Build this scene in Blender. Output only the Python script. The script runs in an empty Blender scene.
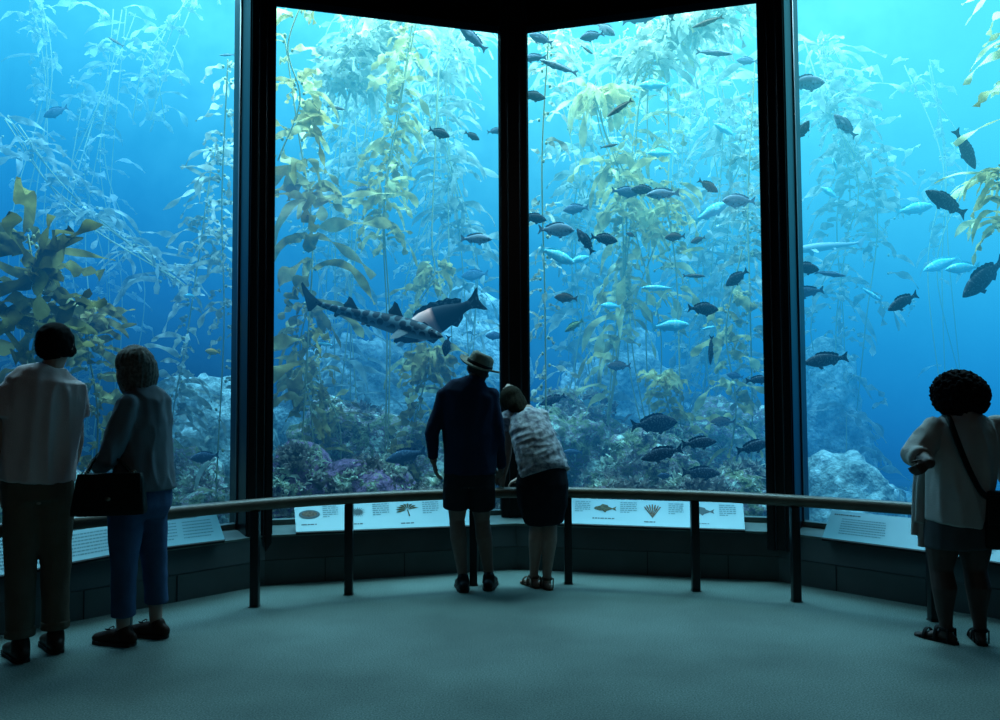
import bpy, bmesh, math, random
from mathutils import Vector, Matrix, noise
from math import sin, cos, pi, radians
sc = bpy.context.scene
COL = sc.collection
V = Vector
rnd = random.Random(7)
sc.view_settings.view_transform = 'Standard'
sc.view_settings.look = 'None'

# ---------------------------------------------------------------- camera
F = 820.0
camd = bpy.data.cameras.new('camera'); cam = bpy.data.objects.new('camera', camd); COL.objects.link(cam)
camd.sensor_width = 36; camd.lens = 36 * F / 1000; camd.clip_end = 200
CAM = V((0, 0, 1.40))
ROT = (Matrix.Rotation(radians(90 + 2.79), 3, 'X') @ Matrix.Rotation(radians(-0.3), 3, 'Z'))
cam.matrix_world = Matrix.Translation(CAM) @ ROT.to_4x4()
sc.camera = cam

def at(px, py, Y):
    """world point seen at a photo pixel at world depth Y"""
    d = ROT @ V(((px - 500) / F, -(py - 360) / F, -1))
    return CAM + d * (Y / d.y)
def floor_at(px, py, z=0.0):
    d = ROT @ V(((px - 500) / F, -(py - 360) / F, -1))
    return CAM + d * ((z - CAM.z) / d.z)

# ---------------------------------------------------------------- materials
def mat(name, color, rough=0.6, spec=0.3, metal=0.0, noise_amt=0.0, noise_scale=20, color2=None, bump=0.0, bump_scale=60, coords='Object', detail=4):
    m = bpy.data.materials.new(name); m.use_nodes = True
    nt = m.node_tree; b = nt.nodes['Principled BSDF']
    b.inputs['Base Color'].default_value = (*color, 1); b.inputs['Roughness'].default_value = rough
    b.inputs['Specular IOR Level'].default_value = spec; b.inputs['Metallic'].default_value = metal
    tc = nt.nodes.new('ShaderNodeTexCoord')
    if color2 is not None:
        n = nt.nodes.new('ShaderNodeTexNoise'); n.inputs['Scale'].default_value = noise_scale; n.inputs['Detail'].default_value = detail
        nt.links.new(tc.outputs[coords], n.inputs['Vector'])
        r = nt.nodes.new('ShaderNodeValToRGB')
        r.color_ramp.elements[0].position = 0.5 - 0.5 * max(noise_amt, .02) ; r.color_ramp.elements[1].position = 0.5 + 0.5 * max(noise_amt, .02)
        r.color_ramp.elements[0].color = (*color, 1); r.color_ramp.elements[1].color = (*color2, 1)
        nt.links.new(n.outputs['Fac'], r.inputs['Fac']); nt.links.new(r.outputs['Color'], b.inputs['Base Color'])
    if bump:
        n2 = nt.nodes.new('ShaderNodeTexNoise'); n2.inputs['Scale'].default_value = bump_scale; n2.inputs['Detail'].default_value = 5
        nt.links.new(tc.outputs[coords], n2.inputs['Vector'])
        bp = nt.nodes.new('ShaderNodeBump'); bp.inputs['Strength'].default_value = bump; bp.inputs['Distance'].default_value = 0.01
        nt.links.new(n2.outputs['Fac'], bp.inputs['Height']); nt.links.new(bp.outputs['Normal'], b.inputs['Normal'])
    return m

# ---------------------------------------------------------------- objects
def link(name, me, m=None, parent=None):
    o = bpy.data.objects.new(name, me); COL.objects.link(o)
    if m is not None and me is not None:
        me.materials.clear(); me.materials.append(m)
    if parent is not None: o.parent = parent
    return o
def mesh_of(bm, name, smooth=True):
    bmesh.ops.recalc_face_normals(bm, faces=bm.faces)
    me = bpy.data.meshes.new(name); bm.to_mesh(me); bm.free()
    if smooth:
        for p in me.polygons: p.use_smooth = True
    return me
def obj(name, bm, m, parent=None, smooth=True, loc=None):
    """bmesh in world coordinates -> one object whose origin sits at loc (or at its parent)"""
    base = V(loc) if loc is not None else (parent.matrix_basis.translation.copy() if parent is not None else V((0, 0, 0)))
    if parent is not None and parent.parent is not None: base = base + parent.parent.matrix_basis.translation
    off = V((0, 0, 0))
    bmesh.ops.translate(bm, verts=bm.verts, vec=-base)
    o = link(name, mesh_of(bm, name, smooth), m, parent)
    if parent is None: o.location = base
    return o
def tag(o, label=None, cat=None, group=None, kind=None):
    if label: o['label'] = label
    if cat: o['category'] = cat
    if group: o['group'] = group
    if kind: o['kind'] = kind
    return o
def empty(name, loc, label=None, cat=None, group=None):
    o = bpy.data.objects.new(name, None); COL.objects.link(o); o.location = loc; o.empty_display_size = .1
    return tag(o, label, cat, group)
def struct(name, bm, m, smooth=False):
    o = obj(name, bm, m, None, smooth); o['kind'] = 'structure'; return o

# ---------------------------------------------------------------- shapes
def box(bm, c, size, rot=None, bevel=0):
    r = bmesh.ops.create_cube(bm, size=1)
    vs = r['verts']
    M = Matrix.Translation(V(c)) @ ((rot.to_4x4()) if rot is not None else Matrix.Identity(4)) @ Matrix.Diagonal((*size, 1))
    bmesh.ops.transform(bm, matrix=M, verts=vs)
    if bevel:
        es = list({e for v in vs for e in v.link_edges})
        bmesh.ops.bevel(bm, geom=es, offset=bevel, segments=2, affect='EDGES', profile=.6)
def hexa(bm, p):
    vs = [bm.verts.new(q) for q in p]
    for f in ((0,1,2,3),(7,6,5,4),(0,4,5,1),(1,5,6,2),(2,6,7,3),(3,7,4,0)):
        bm.faces.new([vs[i] for i in f])
def tube(bm, pts, rads, lat=None, n=14, cap=True, flat=False):
    """closed loft of elliptical rings; rads items r or (along lat, across)"""
    pts = [V(p) for p in pts]
    rads = [(r, r) if not isinstance(r, (tuple, list)) else r for r in rads]
    N = len(pts); tang = []
    for i in range(N):
        a = pts[max(i - 1, 0)]; b = pts[min(i + 1, N - 1)]
        t = (b - a); tang.append(t.normalized() if t.length > 1e-9 else V((0, 0, 1)))
    seq = []
    if cap and not flat:
        r = min(rads[0]); seq += [(pts[0] - tang[0] * r * .9, (rads[0][0] * .35, rads[0][1] * .35), tang[0]), (pts[0] - tang[0] * r * .55, (rads[0][0] * .8, rads[0][1] * .8), tang[0])]
    seq += list(zip(pts, rads, tang))
    if cap and not flat:
        r = min(rads[-1]); seq += [(pts[-1] + tang[-1] * r * .55, (rads[-1][0] * .8, rads[-1][1] * .8), tang[-1]), (pts[-1] + tang[-1] * r * .9, (rads[-1][0] * .35, rads[-1][1] * .35), tang[-1])]
    rings = []; u0 = V(lat) if lat is not None else None
    for p, (a, b), t in seq:
        ref = u0 if u0 is not None else (V((1, 0, 0)) if abs(t.x) < .9 else V((0, 1, 0)))
        u = ref - t * ref.dot(t)
        if u.length < 1e-4: u = V((0, 1, 0)) - t * t.y
        u.normalize(); w = t.cross(u)
        if u0 is None: u0 = u.copy()
        elif lat is None: u0 = u.copy()
        rings.append([bm.verts.new(p + u * (a * cos(2 * pi * k / n)) + w * (b * sin(2 * pi * k / n))) for k in range(n)])
    for A, B in zip(rings, rings[1:]):
        for k in range(n): bm.faces.new((A[k], A[(k + 1) % n], B[(k + 1) % n], B[k]))
    if cap:
        bm.faces.new(rings[0][::-1]); bm.faces.new(rings[-1])
def ball(bm, c, r, sub=2, rot=None):
    if not isinstance(r, (tuple, list)): r = (r, r, r)
    q = bmesh.ops.create_icosphere(bm, subdivisions=sub, radius=1)
    M = Matrix.Translation(V(c)) @ (rot.to_4x4() if rot is not None else Matrix.Identity(4)) @ Matrix.Diagonal((*r, 1))
    bmesh.ops.transform(bm, matrix=M, verts=q['verts'])
def remesh(bm, voxel=.008, smooth=4, fn=None):
    """fuse overlapping closed lofts into one continuous skin"""
    bmesh.ops.recalc_face_normals(bm, faces=bm.faces)
    me = bpy.data.meshes.new('tmp'); bm.to_mesh(me); bm.free()
    o = bpy.data.objects.new('tmp', me); COL.objects.link(o)
    md = o.modifiers.new('r', 'REMESH'); md.mode = 'VOXEL'; md.voxel_size = voxel
    if smooth:
        s = o.modifiers.new('s', 'SMOOTH'); s.iterations = smooth; s.factor = .5
    dg = bpy.context.evaluated_depsgraph_get(); dg.update()
    ev = o.evaluated_get(dg)
    m2 = bpy.data.meshes.new_from_object(ev)
    b2 = bmesh.new(); b2.from_mesh(m2)
    bpy.data.objects.remove(o); bpy.data.meshes.remove(me); bpy.data.meshes.remove(m2)
    if fn:
        b2.normal_update()
        for v in b2.verts:
            q = V((v.normal.x, v.normal.y, v.normal.z * .15)); v.co = v.co + q * fn(v.co)
    return b2
def catmull(pts, n=8):
    pts = [V(p) for p in pts]; P = [pts[0] * 2 - pts[1]] + pts + [pts[-1] * 2 - pts[-2]]
    out = []
    for i in range(1, len(P) - 2):
        for k in range(n):
            t = k / n; a, b, c, d = P[i - 1], P[i], P[i + 1], P[i + 2]
            out.append(.5 * ((2 * b) + (c - a) * t + (2 * a - 5 * b + 4 * c - d) * t * t + (3 * b - a - 3 * c + d) * t ** 3))
    out.append(pts[-1]); return out
# ================================================================ ROOM
G = [V((-3.78, 4.69, 0)), V((-1.97, 6.70, 0)), V((.13, 7.30, 0)), V((2.23, 6.70, 0)), V((4.04, 4.69, 0))]      # foot of the glass
B = [V((-3.85, 4.13, 0)), V((-1.80, 6.32, 0)), V((.13, 6.87, 0)), V((2.13, 6.36, 0)), V((4.10, 4.22, 0))]      # foot of the low wall
ZG, ZTOP = .42, 4.73
M_frame = mat('painted_steel', (.004, .0045, .006), .35, .25)
M_trim = mat('frame_edge', (.03, .035, .045), .35, .5)
M_kick = mat('kick_panel', (.05, .06, .06), .5, .3, color2=(.075, .09, .09), noise_amt=.5, noise_scale=3)
M_sill = mat('sill_stone', (.10, .13, .12), .45, .4, color2=(.16, .19, .17), noise_amt=.4, noise_scale=9)
M_dark = mat('dark_wall_paint', (.012, .013, .015), .8, .1)
M_carpet = mat('carpet', (.075, .115, .105), .95, .05, color2=(.185, .235, .215), noise_amt=.35, noise_scale=120, bump=.5, bump_scale=260, detail=2)
nt = M_carpet.node_tree   # broad, soft wear patches on top of the pile speckle
_b = nt.nodes['Principled BSDF']; _src = _b.inputs['Base Color'].links[0].from_socket
_n = nt.nodes.new('ShaderNodeTexNoise'); _n.inputs['Scale'].default_value = 1.1; _n.inputs['Detail'].default_value = 3
_tc = [n for n in nt.nodes if n.type == 'TEX_COORD'][0]; nt.links.new(_tc.outputs['Object'], _n.inputs['Vector'])
_r = nt.nodes.new('ShaderNodeValToRGB'); _r.color_ramp.elements[0].color = (.72, .72, .72, 1); _r.color_ramp.elements[1].color = (1, 1, 1, 1)
_r.color_ramp.elements[0].position = .35; _r.color_ramp.elements[1].position = .65
nt.links.new(_n.outputs['Fac'], _r.inputs['Fac'])
_mx = nt.nodes.new('ShaderNodeMix'); _mx.data_type = 'RGBA'; _mx.blend_type = 'MULTIPLY'; _mx.inputs[0].default_value = 1
nt.links.new(_src, _mx.inputs[6]); nt.links.new(_r.outputs['Color'], _mx.inputs[7]); nt.links.new(_mx.outputs[2], _b.inputs['Base Color'])

RX0, RX1, RY0 = -5.2, 5.4, -4.5
bm = bmesh.new()
vs = [bm.verts.new(p) for p in [V((RX0, RY0, 0)), V((RX1, RY0, 0)), V((RX1, 4.4, 0)), B[4] + V((.1, .1, 0)), B[3] + V((.05, .2, 0)), B[2] + V((0, .2, 0)), B[1] + V((-.05, .2, 0)), B[0] + V((-.1, .1, 0)), V((RX0, 4.3, 0))]]
bm.faces.new(vs); struct('floor', bm, M_carpet)

def strip(bm, lines):
    rows = [[bm.verts.new(p) for p in l] for l in lines]
    for A, C in zip(rows, rows[1:]):
        for i in range(len(A) - 1): bm.faces.new((A[i], A[i + 1], C[i + 1], C[i]))
def up(l, z, off=0.0):
    c = V((.13, 3.0, 0)); out = []
    for p in l:
        d = (p - c).normalized(); out.append(p + d * off + V((0, 0, z)))
    return out
Bx = [V((RX0, 4.0, 0))] + B + [V((RX1, 4.1, 0))]
Gx = [V((RX0, 4.5, 0))] + G + [V((RX1, 4.6, 0))]
bm = bmesh.new()
strip(bm, [up(Bx, 0), up(Bx, .185), up(Bx, .185, .006), up(Bx, .190, .006), up(Bx, .192, -.004), up(Bx, .355, .03)])
struct('wall_front', bm, M_kick)
bm = bmesh.new()      # upright joints between the kick panels
for i in range(1, 5):
    A, C = B[i - 1], B[i]; d = (C - A).normalized(); L = (C - A).length
    k = .45
    while k < L - .2:
        p = A + d * k; nrm = V((d.y, -d.x, 0))
        box(bm, p + nrm * .002 + V((0, 0, .093)), (.006, .005, .18), Matrix.Rotation(math.atan2(d.y, d.x), 3, 'Z'))
        k += .62
struct('trim_1', bm, mat('panel_joint', (.02, .026, .027), .8, .1))
bm = bmesh.new()
strip(bm, [up(Bx, .355, .03), up(Bx, .372, .02), up(Bx, .376, .05), up(Gx, ZG - .02, -.06), up(Gx, ZG + .02, -.06), up(Gx, ZG + .02, .03)])
struct('trim_2', bm, M_sill)

# glass: thin panes, clear with a Fresnel reflection
M_glass = bpy.data.materials.new('pane_glass'); M_glass.use_nodes = True
nt = M_glass.node_tree; nt.nodes.clear()
o_ = nt.nodes.new('ShaderNodeOutputMaterial'); tr = nt.nodes.new('ShaderNodeBsdfTransparent'); gl = nt.nodes.new('ShaderNodeBsdfGlossy')
gl.inputs['Roughness'].default_value = .02; lw = nt.nodes.new('ShaderNodeLayerWeight'); lw.inputs['Blend'].default_value = .5; pw = nt.nodes.new('ShaderNodeMath'); pw.operation = 'POWER'; pw.inputs[1].default_value = 5; nt.links.new(lw.outputs['Facing'], pw.inputs[0]); fr = nt.nodes.new('ShaderNodeMath'); fr.operation = 'MULTIPLY_ADD'; fr.inputs[1].default_value = .9; fr.inputs[2].default_value = .03; nt.links.new(pw.outputs[0], fr.inputs[0])
tr.inputs['Color'].default_value = (.97, 1, 1, 1)
mx = nt.nodes.new('ShaderNodeMixShader'); nt.links.new(fr.outputs[0], mx.inputs[0]); nt.links.new(tr.outputs[0], mx.inputs[1]); nt.links.new(gl.outputs[0], mx.inputs[2]); nt.links.new(mx.outputs[0], o_.inputs['Surface'])
for i in range(4):
    bm = bmesh.new(); a, b = G[i], G[i + 1]
    bm.faces.new([bm.verts.new(p) for p in (a + V((0, 0, ZG)), b + V((0, 0, ZG)), b + V((0, 0, ZTOP)), a + V((0, 0, ZTOP)))])
    struct('window_%d' % (i + 1), bm, M_glass)
# columns between the panes
def column(c, ang, w, d, z0, z1, lab):
    """uprights: a dark box with a rebated edge and pale glazing beads"""
    R = Matrix.Rotation(ang, 3, 'Z'); bm = bmesh.new()
    box(bm, V((c.x, c.y, (z0 + z1) / 2)), (w, d, z1 - z0), R, .006)
    for s in (-1, 1):
        box(bm, V((c.x, c.y, (z0 + z1) / 2)) + R @ V((s * (w / 2 - .035), -d / 2 - .006, 0)), (.05, .02, z1 - z0), R, .004)
    o = struct('window_column', bm, M_frame)
    bm = bmesh.new()
    for s in (-1, 1):
        box(bm, V((c.x, c.y, (z0 + z1) / 2)) + R @ V((s * (w / 2 + .004), .02, 0)), (.012, .04, z1 - z0), R)
        box(bm, V((c.x, c.y, (z0 + z1) / 2)) + R @ V((s * (w / 2 - .072), -d / 2 - .004, 0)), (.008, .012, z1 - z0), R)
    t = obj('glazing_bead', bm, M_trim); t.parent = o
    return o
column(G[1] + V((-.008, -.17, 0)), radians(32), .205, .50, .24, 5.2, '')
column(G[2] + V((0, -.06, 0)), 0, .25, .26, .24, 5.2, '')
column(G[3] + V((.042, -.17, 0)), radians(-32), .215, .50, .24, 5.2, '')
column(G[0], radians(48), .235, .36, .24, 5.2, '')
column(G[4], radians(-48), .235, .36, .24, 5.2, '')
# header above the glass
bm = bmesh.new()
def hl(off, z): return up(G, z, off)
strip(bm, [hl(.05, ZTOP), hl(-.10, ZTOP), hl(-.10, ZTOP + .16), hl(-.16, ZTOP + .16), hl(-.16, ZTOP + .30), hl(-.22, ZTOP + .30), hl(-.22, 5.25)])
struct('trim_3', bm, mat('header_matt_black', (.0025, .003, .004), 1, 0))
bm = bmesh.new()
for i in range(4):
    a, b = hl(-.225, ZTOP + .335)[i], hl(-.225, ZTOP + .335)[i + 1]; d = b - a
    box(bm, (a + b) / 2, (d.length - .1, .012, .012), Matrix.Rotation(math.atan2(d.y, d.x), 3, 'Z'))
struct('trim_4', bm, M_trim)
# the rest of the dark gallery
def quad(name, pts, m=M_dark):
    bm = bmesh.new(); bm.faces.new([bm.verts.new(p) for p in pts]); return struct(name, bm, m)
H = 5.25
quad('ceiling', [V((RX0, RY0, H)), V((RX1, RY0, H)), V((RX1, 4.6, H)), V((4.04, 4.69, H)), V((2.23, 6.7, H)), V((.13, 7.3, H)), V((-1.97, 6.7, H)), V((-3.78, 4.69, H)), V((RX0, 4.5, H))])
quad('wall_left', [V((RX0, RY0, 0)), V((RX0, 4.5, 0)), V((RX0, 4.5, H)), V((RX0, RY0, H))])
quad('wall_right', [V((RX1, RY0, 0)), V((RX1, 4.6, 0)), V((RX1, 4.6, H)), V((RX1, RY0, H))])
quad('wall_back', [V((RX0, RY0, 0)), V((RX1, RY0, 0)), V((RX1, RY0, H)), V((RX0, RY0, H))])
quad('wall_front_left', [V((RX0, 4.5, 0)), G[0], G[0] + V((0, 0, H)), V((RX0, 4.5, H))])
quad('wall_front_right', [V((RX1, 4.6, 0)), G[4], G[4] + V((0, 0, H)), V((RX1, 4.6, H))])

# ---------------------------------------------------------------- handrail
M_wood = mat('worn_wood', (.045, .032, .02), .42, .4, color2=(.085, .062, .04), noise_amt=.5, noise_scale=7)
M_post = mat('black_post', (.006, .007, .008), .4, .3)
RP = [V((-3.35, 3.9, .69)), V((-2.9, 4.48, .69)), V((-2.52, 4.87, .69)), V((-1.74, 5.63, .69)), V((-1.13, 6.0, .69)), V((-.21, 6.29, .69)), V((.526, 6.32, .69)), V((1.45, 6.06, .69)), V((2.07, 5.72, .69)), V((2.7, 5.25, .69)), V((3.3, 4.65, .69)), V((3.7, 4.1, .69))]
rail = empty('handrail', (.13, 6.2, 0), 'curved wooden handrail on black posts in front of the tank windows', 'railing')
bm = bmesh.new(); path = catmull(RP, 8); tube(bm, path, [(.047, .041)] * len(path), n=14)
obj('rail', bm, M_wood, rail); fine = catmull(RP, 60)
for px, py in ((250, 604), (346, 591), (472, 583), (568, 581.5), (697, 590), (797, 601)):
    p = floor_at(px, py); bm = bmesh.new()
    q = min(fine, key=lambda r: (r.x - p.x) ** 2 + (r.y - p.y) ** 2); p = V((q.x, q.y, 0))
    box(bm, p + V((0, 0, .325)), (.058, .058, .65), None, .006); box(bm, p + V((0, 0, .003)), (.068, .068, .006), None, .001)
    obj('post', bm, M_post, rail)
for p in ((-2.30, 5.10), (2.72, 5.23), (-2.9, 4.48), (3.3, 4.65)):
    bm = bmesh.new(); p = V((p[0], p[1], 0))
    box(bm, p + V((0, 0, .325)), (.058, .058, .65), None, .006); box(bm, p + V((0, 0, .003)), (.068, .068, .006), None, .001)
    obj('post', bm, M_post, rail)

# ---------------------------------------------------------------- slanted information panels
M_board = mat('panel_print', (.14, .34, .39), .35, .4)
M_boardedge = mat('panel_edge', (.01, .012, .014), .5, .3)
M_ink = mat('print_ink', (.05, .09, .10), .6, .2)
M_grey = mat('print_grey', (.07, .19, .22), .6, .2)
M_brown = mat('print_brown', (.05, .025, .02), .6, .2, color2=(.18, .11, .06), noise_amt=.4, noise_scale=60)
M_green = mat('print_green', (.02, .03, .012), .6, .2, color2=(.09, .085, .03), noise_amt=.4, noise_scale=50)
def ray_line(px, py, a, b):
    d = ROT @ V(((px - 500) / F, -(py - 360) / F, -1)); e = b - a
    t = (a.x * e.y - a.y * e.x) / (d.x * e.y - d.y * e.x)
    return CAM + d * t
def panel(corn, seg, label, rows, pics, back=.26):
    """corn: pixels of lower-left, lower-right, upper-right, upper-left; seg: index of the wall run it sits on"""
    a, b = up(B, 0, -.025)[seg], up(B, 0, -.025)[seg + 1]; c, d = up(B, 0, back)[seg], up(B, 0, back)[seg + 1]
    P = [ray_line(*corn[0], a, b), ray_line(*corn[1], a, b), ray_line(*corn[2], c, d), ray_line(*corn[3], c, d)]
    nrm = (P[1] - P[0]).cross(P[2] - P[0]).normalized(); P[3] = P[3] - nrm * nrm.dot(P[3] - P[0])
    base = (P[0] + P[1]) / 2
    t = empty('information_panel', base, label, 'information panel', 'slanted information panels along the tank sill')
    bm = bmesh.new(); hexa(bm, [p for p in P] + [p - nrm * .018 for p in P]); obj('board', bm, M_board, t, False)
    bm = bmesh.new()
    lo = [P[0] + nrm * .002 - (P[3] - P[0]).normalized() * .012, P[1] + nrm * .002 - (P[3] - P[0]).normalized() * .012, P[1] + nrm * .003, P[0] + nrm * .003]
    hexa(bm, lo + [p - nrm * .022 for p in lo])
    for k in (.12, .88):      # brackets down to the sill
        q = P[0].lerp(P[1], k).lerp(P[3].lerp(P[2], k), .5) - nrm * .02
        box(bm, V((q.x, q.y, (q.z + .37) / 2)), (.03, .03, max(q.z - .37, .02)))
    obj('bracket', bm, M_boardedge, t, False)
    def uv(u, v, h=.0012): return P[0].lerp(P[1], u).lerp(P[3].lerp(P[2], u), v) + nrm * h
    blocks = {}
    for q in rows: blocks.setdefault((q[4], round(q[0], 3), round(q[2], 3) if q[4] else 0), []).append(q)
    for (ink, _, _), rws in blocks.items():
        tb = bmesh.new()
        for (u0, u1, v, th, _) in rws:      # words of a printed line
            u = u0; rr = random.Random(int(u0 * 1000 + v * 100))
            while u < u1 - .004:
                w = min(rr.uniform(.008, .03), u1 - u)
                tb.faces.new([tb.verts.new(uv(*q)) for q in ((u, v - th), (u + w, v - th), (u + w, v + th), (u, v + th))]); u += w + .004
        obj('heading_text' if ink else 'body_text', tb, M_ink if ink else M_grey, t, False)
    asp = (P[1] - P[0]).length / (P[3] - P[0]).length
    for kind, cu, cv, s in pics:
        bm = bmesh.new(); m = M_brown
        def poly(pl, h=.002): bm.faces.new([bm.verts.new(uv(cu + x * s / asp, cv + y * s, h)) for x, y in pl])
        if kind == 'fish':
            poly([(-1, 0), (-.8, .25), (-.3, .45), (.3, .3), (.7, .08), (1.05, .35), (.95, 0), (1.05, -.3), (.7, -.08), (.2, -.35), (-.5, -.3), (-.85, -.15)])
            poly([(-.4, .42), (-.2, .65), (.25, .5), (.35, .28)], .0022); poly([(-.2, -.3), (.05, -.6), (.2, -.34)], .0022); m = M_green if cu < .5 else M_ink
        if kind == 'abalone':
            poly([(cos(a) * .95, sin(a) * .6) for a in [k * pi / 12 for k in range(24)]]); m = M_ink
            b2 = bmesh.new(); b2.faces.new([b2.verts.new(uv(cu + cos(k * pi / 10) * .7 * s / asp, cv + (.05 + sin(k * pi / 10) * .38) * s, .003)) for k in range(20)])
            obj('illustration', b2, M_brown, t, False)
        if kind == 'urchin':
            pl = []
            for k in range(36):
                r = .75 if k % 2 else .35
                pl.append((cos(k * pi / 18) * r, sin(k * pi / 18) * r))
            poly(pl); m = M_ink
        if kind == 'kelp':
            for k in range(9):
                a = radians(20 + k * 22); r1 = .95
                poly([(cos(a) * .1, .1 + sin(a) * .1), (cos(a - .16) * .6, sin(a - .16) * .6 + .1), (cos(a) * r1, sin(a) * r1 * .8 + .05), (cos(a + .16) * .6, sin(a + .16) * .6 + .1)], .002 + k * .0001)
            poly([(-.04, .1), (.05, .1), (.2, -.6), (.1, -.65)], .0035); m = M_green
        if kind == 'coral':
            for k in range(7):
                a = radians(40 + k * 17)
                poly([(-.03, -.8), (.03, -.8), (cos(a) * .8 + .05, sin(a) * .8), (cos(a) * .8 - .06, sin(a) * .8)], .002 + k * .0001)
                a2 = a + .25; poly([(cos(a) * .35, sin(a) * .35 - .25), (cos(a) * .42, sin(a) * .42 - .25), (cos(a2) * .75, sin(a2) * .6), (cos(a2) * .68, sin(a2) * .6)], .003)
            m = M_brown
        obj('illustration', bm, m, t, False)
    return t
def para(u0, u1, v0, v1, n): return [(u0, u1 - (.04 if k == n - 1 else 0) * 1, v0 + (v1 - v0) * k / max(n - 1, 1), .018, False) for k in range(n)]
panel([(296, 532), (479, 525), (477, 497), (294, 508)], 1, 'slanted pale panel picturing abalone, urchin and kelp, left of the man in the hat',
      para(.145, .225, .88, .50, 6) + para(.41, .50, .88, .50, 6) + para(.685, .775, .88, .50, 6) + [(.03, .11, .24, .02, True), (.28, .36, .2, .02, True), (.56, .64, .16, .02, True)],
      [('abalone', .075, .60, .27), ('urchin', .33, .62, .26), ('kelp', .60, .60, .33)])
panel([(556, 523), (745, 529.5), (743, 503), (558, 498)], 2, 'slanted pale panel picturing two fish and branching coral, right of the leaning woman',
      para(.10, .185, .88, .50, 6) + para(.35, .44, .88, .50, 6) + para(.61, .69, .88, .50, 6) + para(.875, .96, .88, .50, 6) + [(.20, .32, .24, .02, True), (.48, .54, .16, .02, True), (.74, .82, .16, .012, True)],
      [('fish', .265, .62, .28), ('coral', .525, .58, .32), ('fish', .785, .62, .28)])
panel([(-14, 578), (128, 551.5), (130, 514), (-10, 533)], 0, 'slanted pale text panel behind the legs of the man in the grey shirt',
      [(.56, .66, .80, .022, True)] + para(.56, .92, .66, .14, 7) + para(.06, .46, .8, .14, 9), [])
panel([(132, 551), (225, 539.5), (215, 510), (134, 520)], 0, 'slanted text panel just right of the woman holding the black handbag',
      [(.35, .75, .84, .022, True)] + para(.55, .90, .70, .2, 6) + para(.10, .48, .70, .2, 6), [])
panel([(822, 537.5), (928, 551), (922, 519), (832, 511)], 3, 'slanted text panel just left of the curly haired woman',
      [(.05, .35, .86, .022, True)] + para(.15, .62, .72, .22, 7), [])
panel([(931, 551.5), (1016, 565), (1010, 529), (927, 519.5)], 3, 'slanted text panel behind the bare legs of the curly haired woman',
      [(.08, .4, .86, .02, True)] + para(.1, .8, .72, .22, 7), [])
# ================================================================ TANK
ZS = 9.2      # water surface
# water: absorbs red first; scattered daylight painted in as emission, brighter upward and rightward
M_water = bpy.data.materials.new('sea_water'); M_water.use_nodes = True
nt = M_water.node_tree; nt.nodes.clear()
o_ = nt.nodes.new('ShaderNodeOutputMaterial'); ab = nt.nodes.new('ShaderNodeVolumeAbsorption'); em = nt.nodes.new('ShaderNodeEmission'); ad = nt.nodes.new('ShaderNodeAddShader')
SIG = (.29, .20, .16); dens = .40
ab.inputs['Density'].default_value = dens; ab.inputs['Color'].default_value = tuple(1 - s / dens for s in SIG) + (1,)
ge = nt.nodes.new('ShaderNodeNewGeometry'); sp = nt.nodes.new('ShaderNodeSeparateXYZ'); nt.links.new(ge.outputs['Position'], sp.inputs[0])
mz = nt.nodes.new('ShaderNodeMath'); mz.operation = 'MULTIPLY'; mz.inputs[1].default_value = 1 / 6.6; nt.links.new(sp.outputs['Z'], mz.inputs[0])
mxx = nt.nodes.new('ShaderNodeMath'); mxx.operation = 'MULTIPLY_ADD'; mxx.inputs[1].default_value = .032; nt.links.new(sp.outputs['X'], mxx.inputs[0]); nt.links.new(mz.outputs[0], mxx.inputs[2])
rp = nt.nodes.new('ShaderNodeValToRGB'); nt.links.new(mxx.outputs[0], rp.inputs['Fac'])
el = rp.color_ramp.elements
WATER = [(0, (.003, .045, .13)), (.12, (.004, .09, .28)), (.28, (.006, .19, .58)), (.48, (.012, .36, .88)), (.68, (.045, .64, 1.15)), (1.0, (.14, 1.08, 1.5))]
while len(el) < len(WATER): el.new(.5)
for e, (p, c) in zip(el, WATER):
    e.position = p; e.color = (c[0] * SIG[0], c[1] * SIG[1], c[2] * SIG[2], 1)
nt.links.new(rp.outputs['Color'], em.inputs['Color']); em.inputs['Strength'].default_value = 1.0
nt.links.new(ab.outputs[0], ad.inputs[0]); nt.links.new(em.outputs[0], ad.inputs[1]); nt.links.new(ad.outputs[0], o_.inputs['Volume'])
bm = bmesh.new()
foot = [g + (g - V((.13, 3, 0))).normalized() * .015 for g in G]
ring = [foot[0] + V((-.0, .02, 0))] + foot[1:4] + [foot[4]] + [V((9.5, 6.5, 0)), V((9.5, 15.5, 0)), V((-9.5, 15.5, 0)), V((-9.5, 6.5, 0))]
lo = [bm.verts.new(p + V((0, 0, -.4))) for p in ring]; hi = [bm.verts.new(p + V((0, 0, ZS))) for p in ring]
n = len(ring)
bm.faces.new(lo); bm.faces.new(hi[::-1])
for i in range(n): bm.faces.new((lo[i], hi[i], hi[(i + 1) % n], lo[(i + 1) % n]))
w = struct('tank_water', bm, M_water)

# tank shell
M_shell = mat('tank_shell', (.03, .06, .07), .9, .1, color2=(.10, .15, .13), noise_amt=.4, noise_scale=1.5)
bm = bmesh.new()
sh = [g + (g - V((.13, 3, 0))).normalized() * .25 for g in G]
sh = sh + [V((9.3, 6.7, 0)), V((9.3, 15.3, 0)), V((-9.3, 15.3, 0)), V((-9.3, 6.7, 0))]
bm.faces.new([bm.verts.new(p + V((0, 0, -.05))) for p in sh]); struct('tank_floor', bm, M_shell)
bm = bmesh.new(); strip(bm, [[p + V((0, 0, -.05)) for p in sh[4:]] + [sh[0] + V((0, 0, -.05))], [p + V((0, 0, ZS)) for p in sh[4:]] + [sh[0] + V((0, 0, ZS))]]); struct('tank_wall', bm, M_shell)

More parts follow.
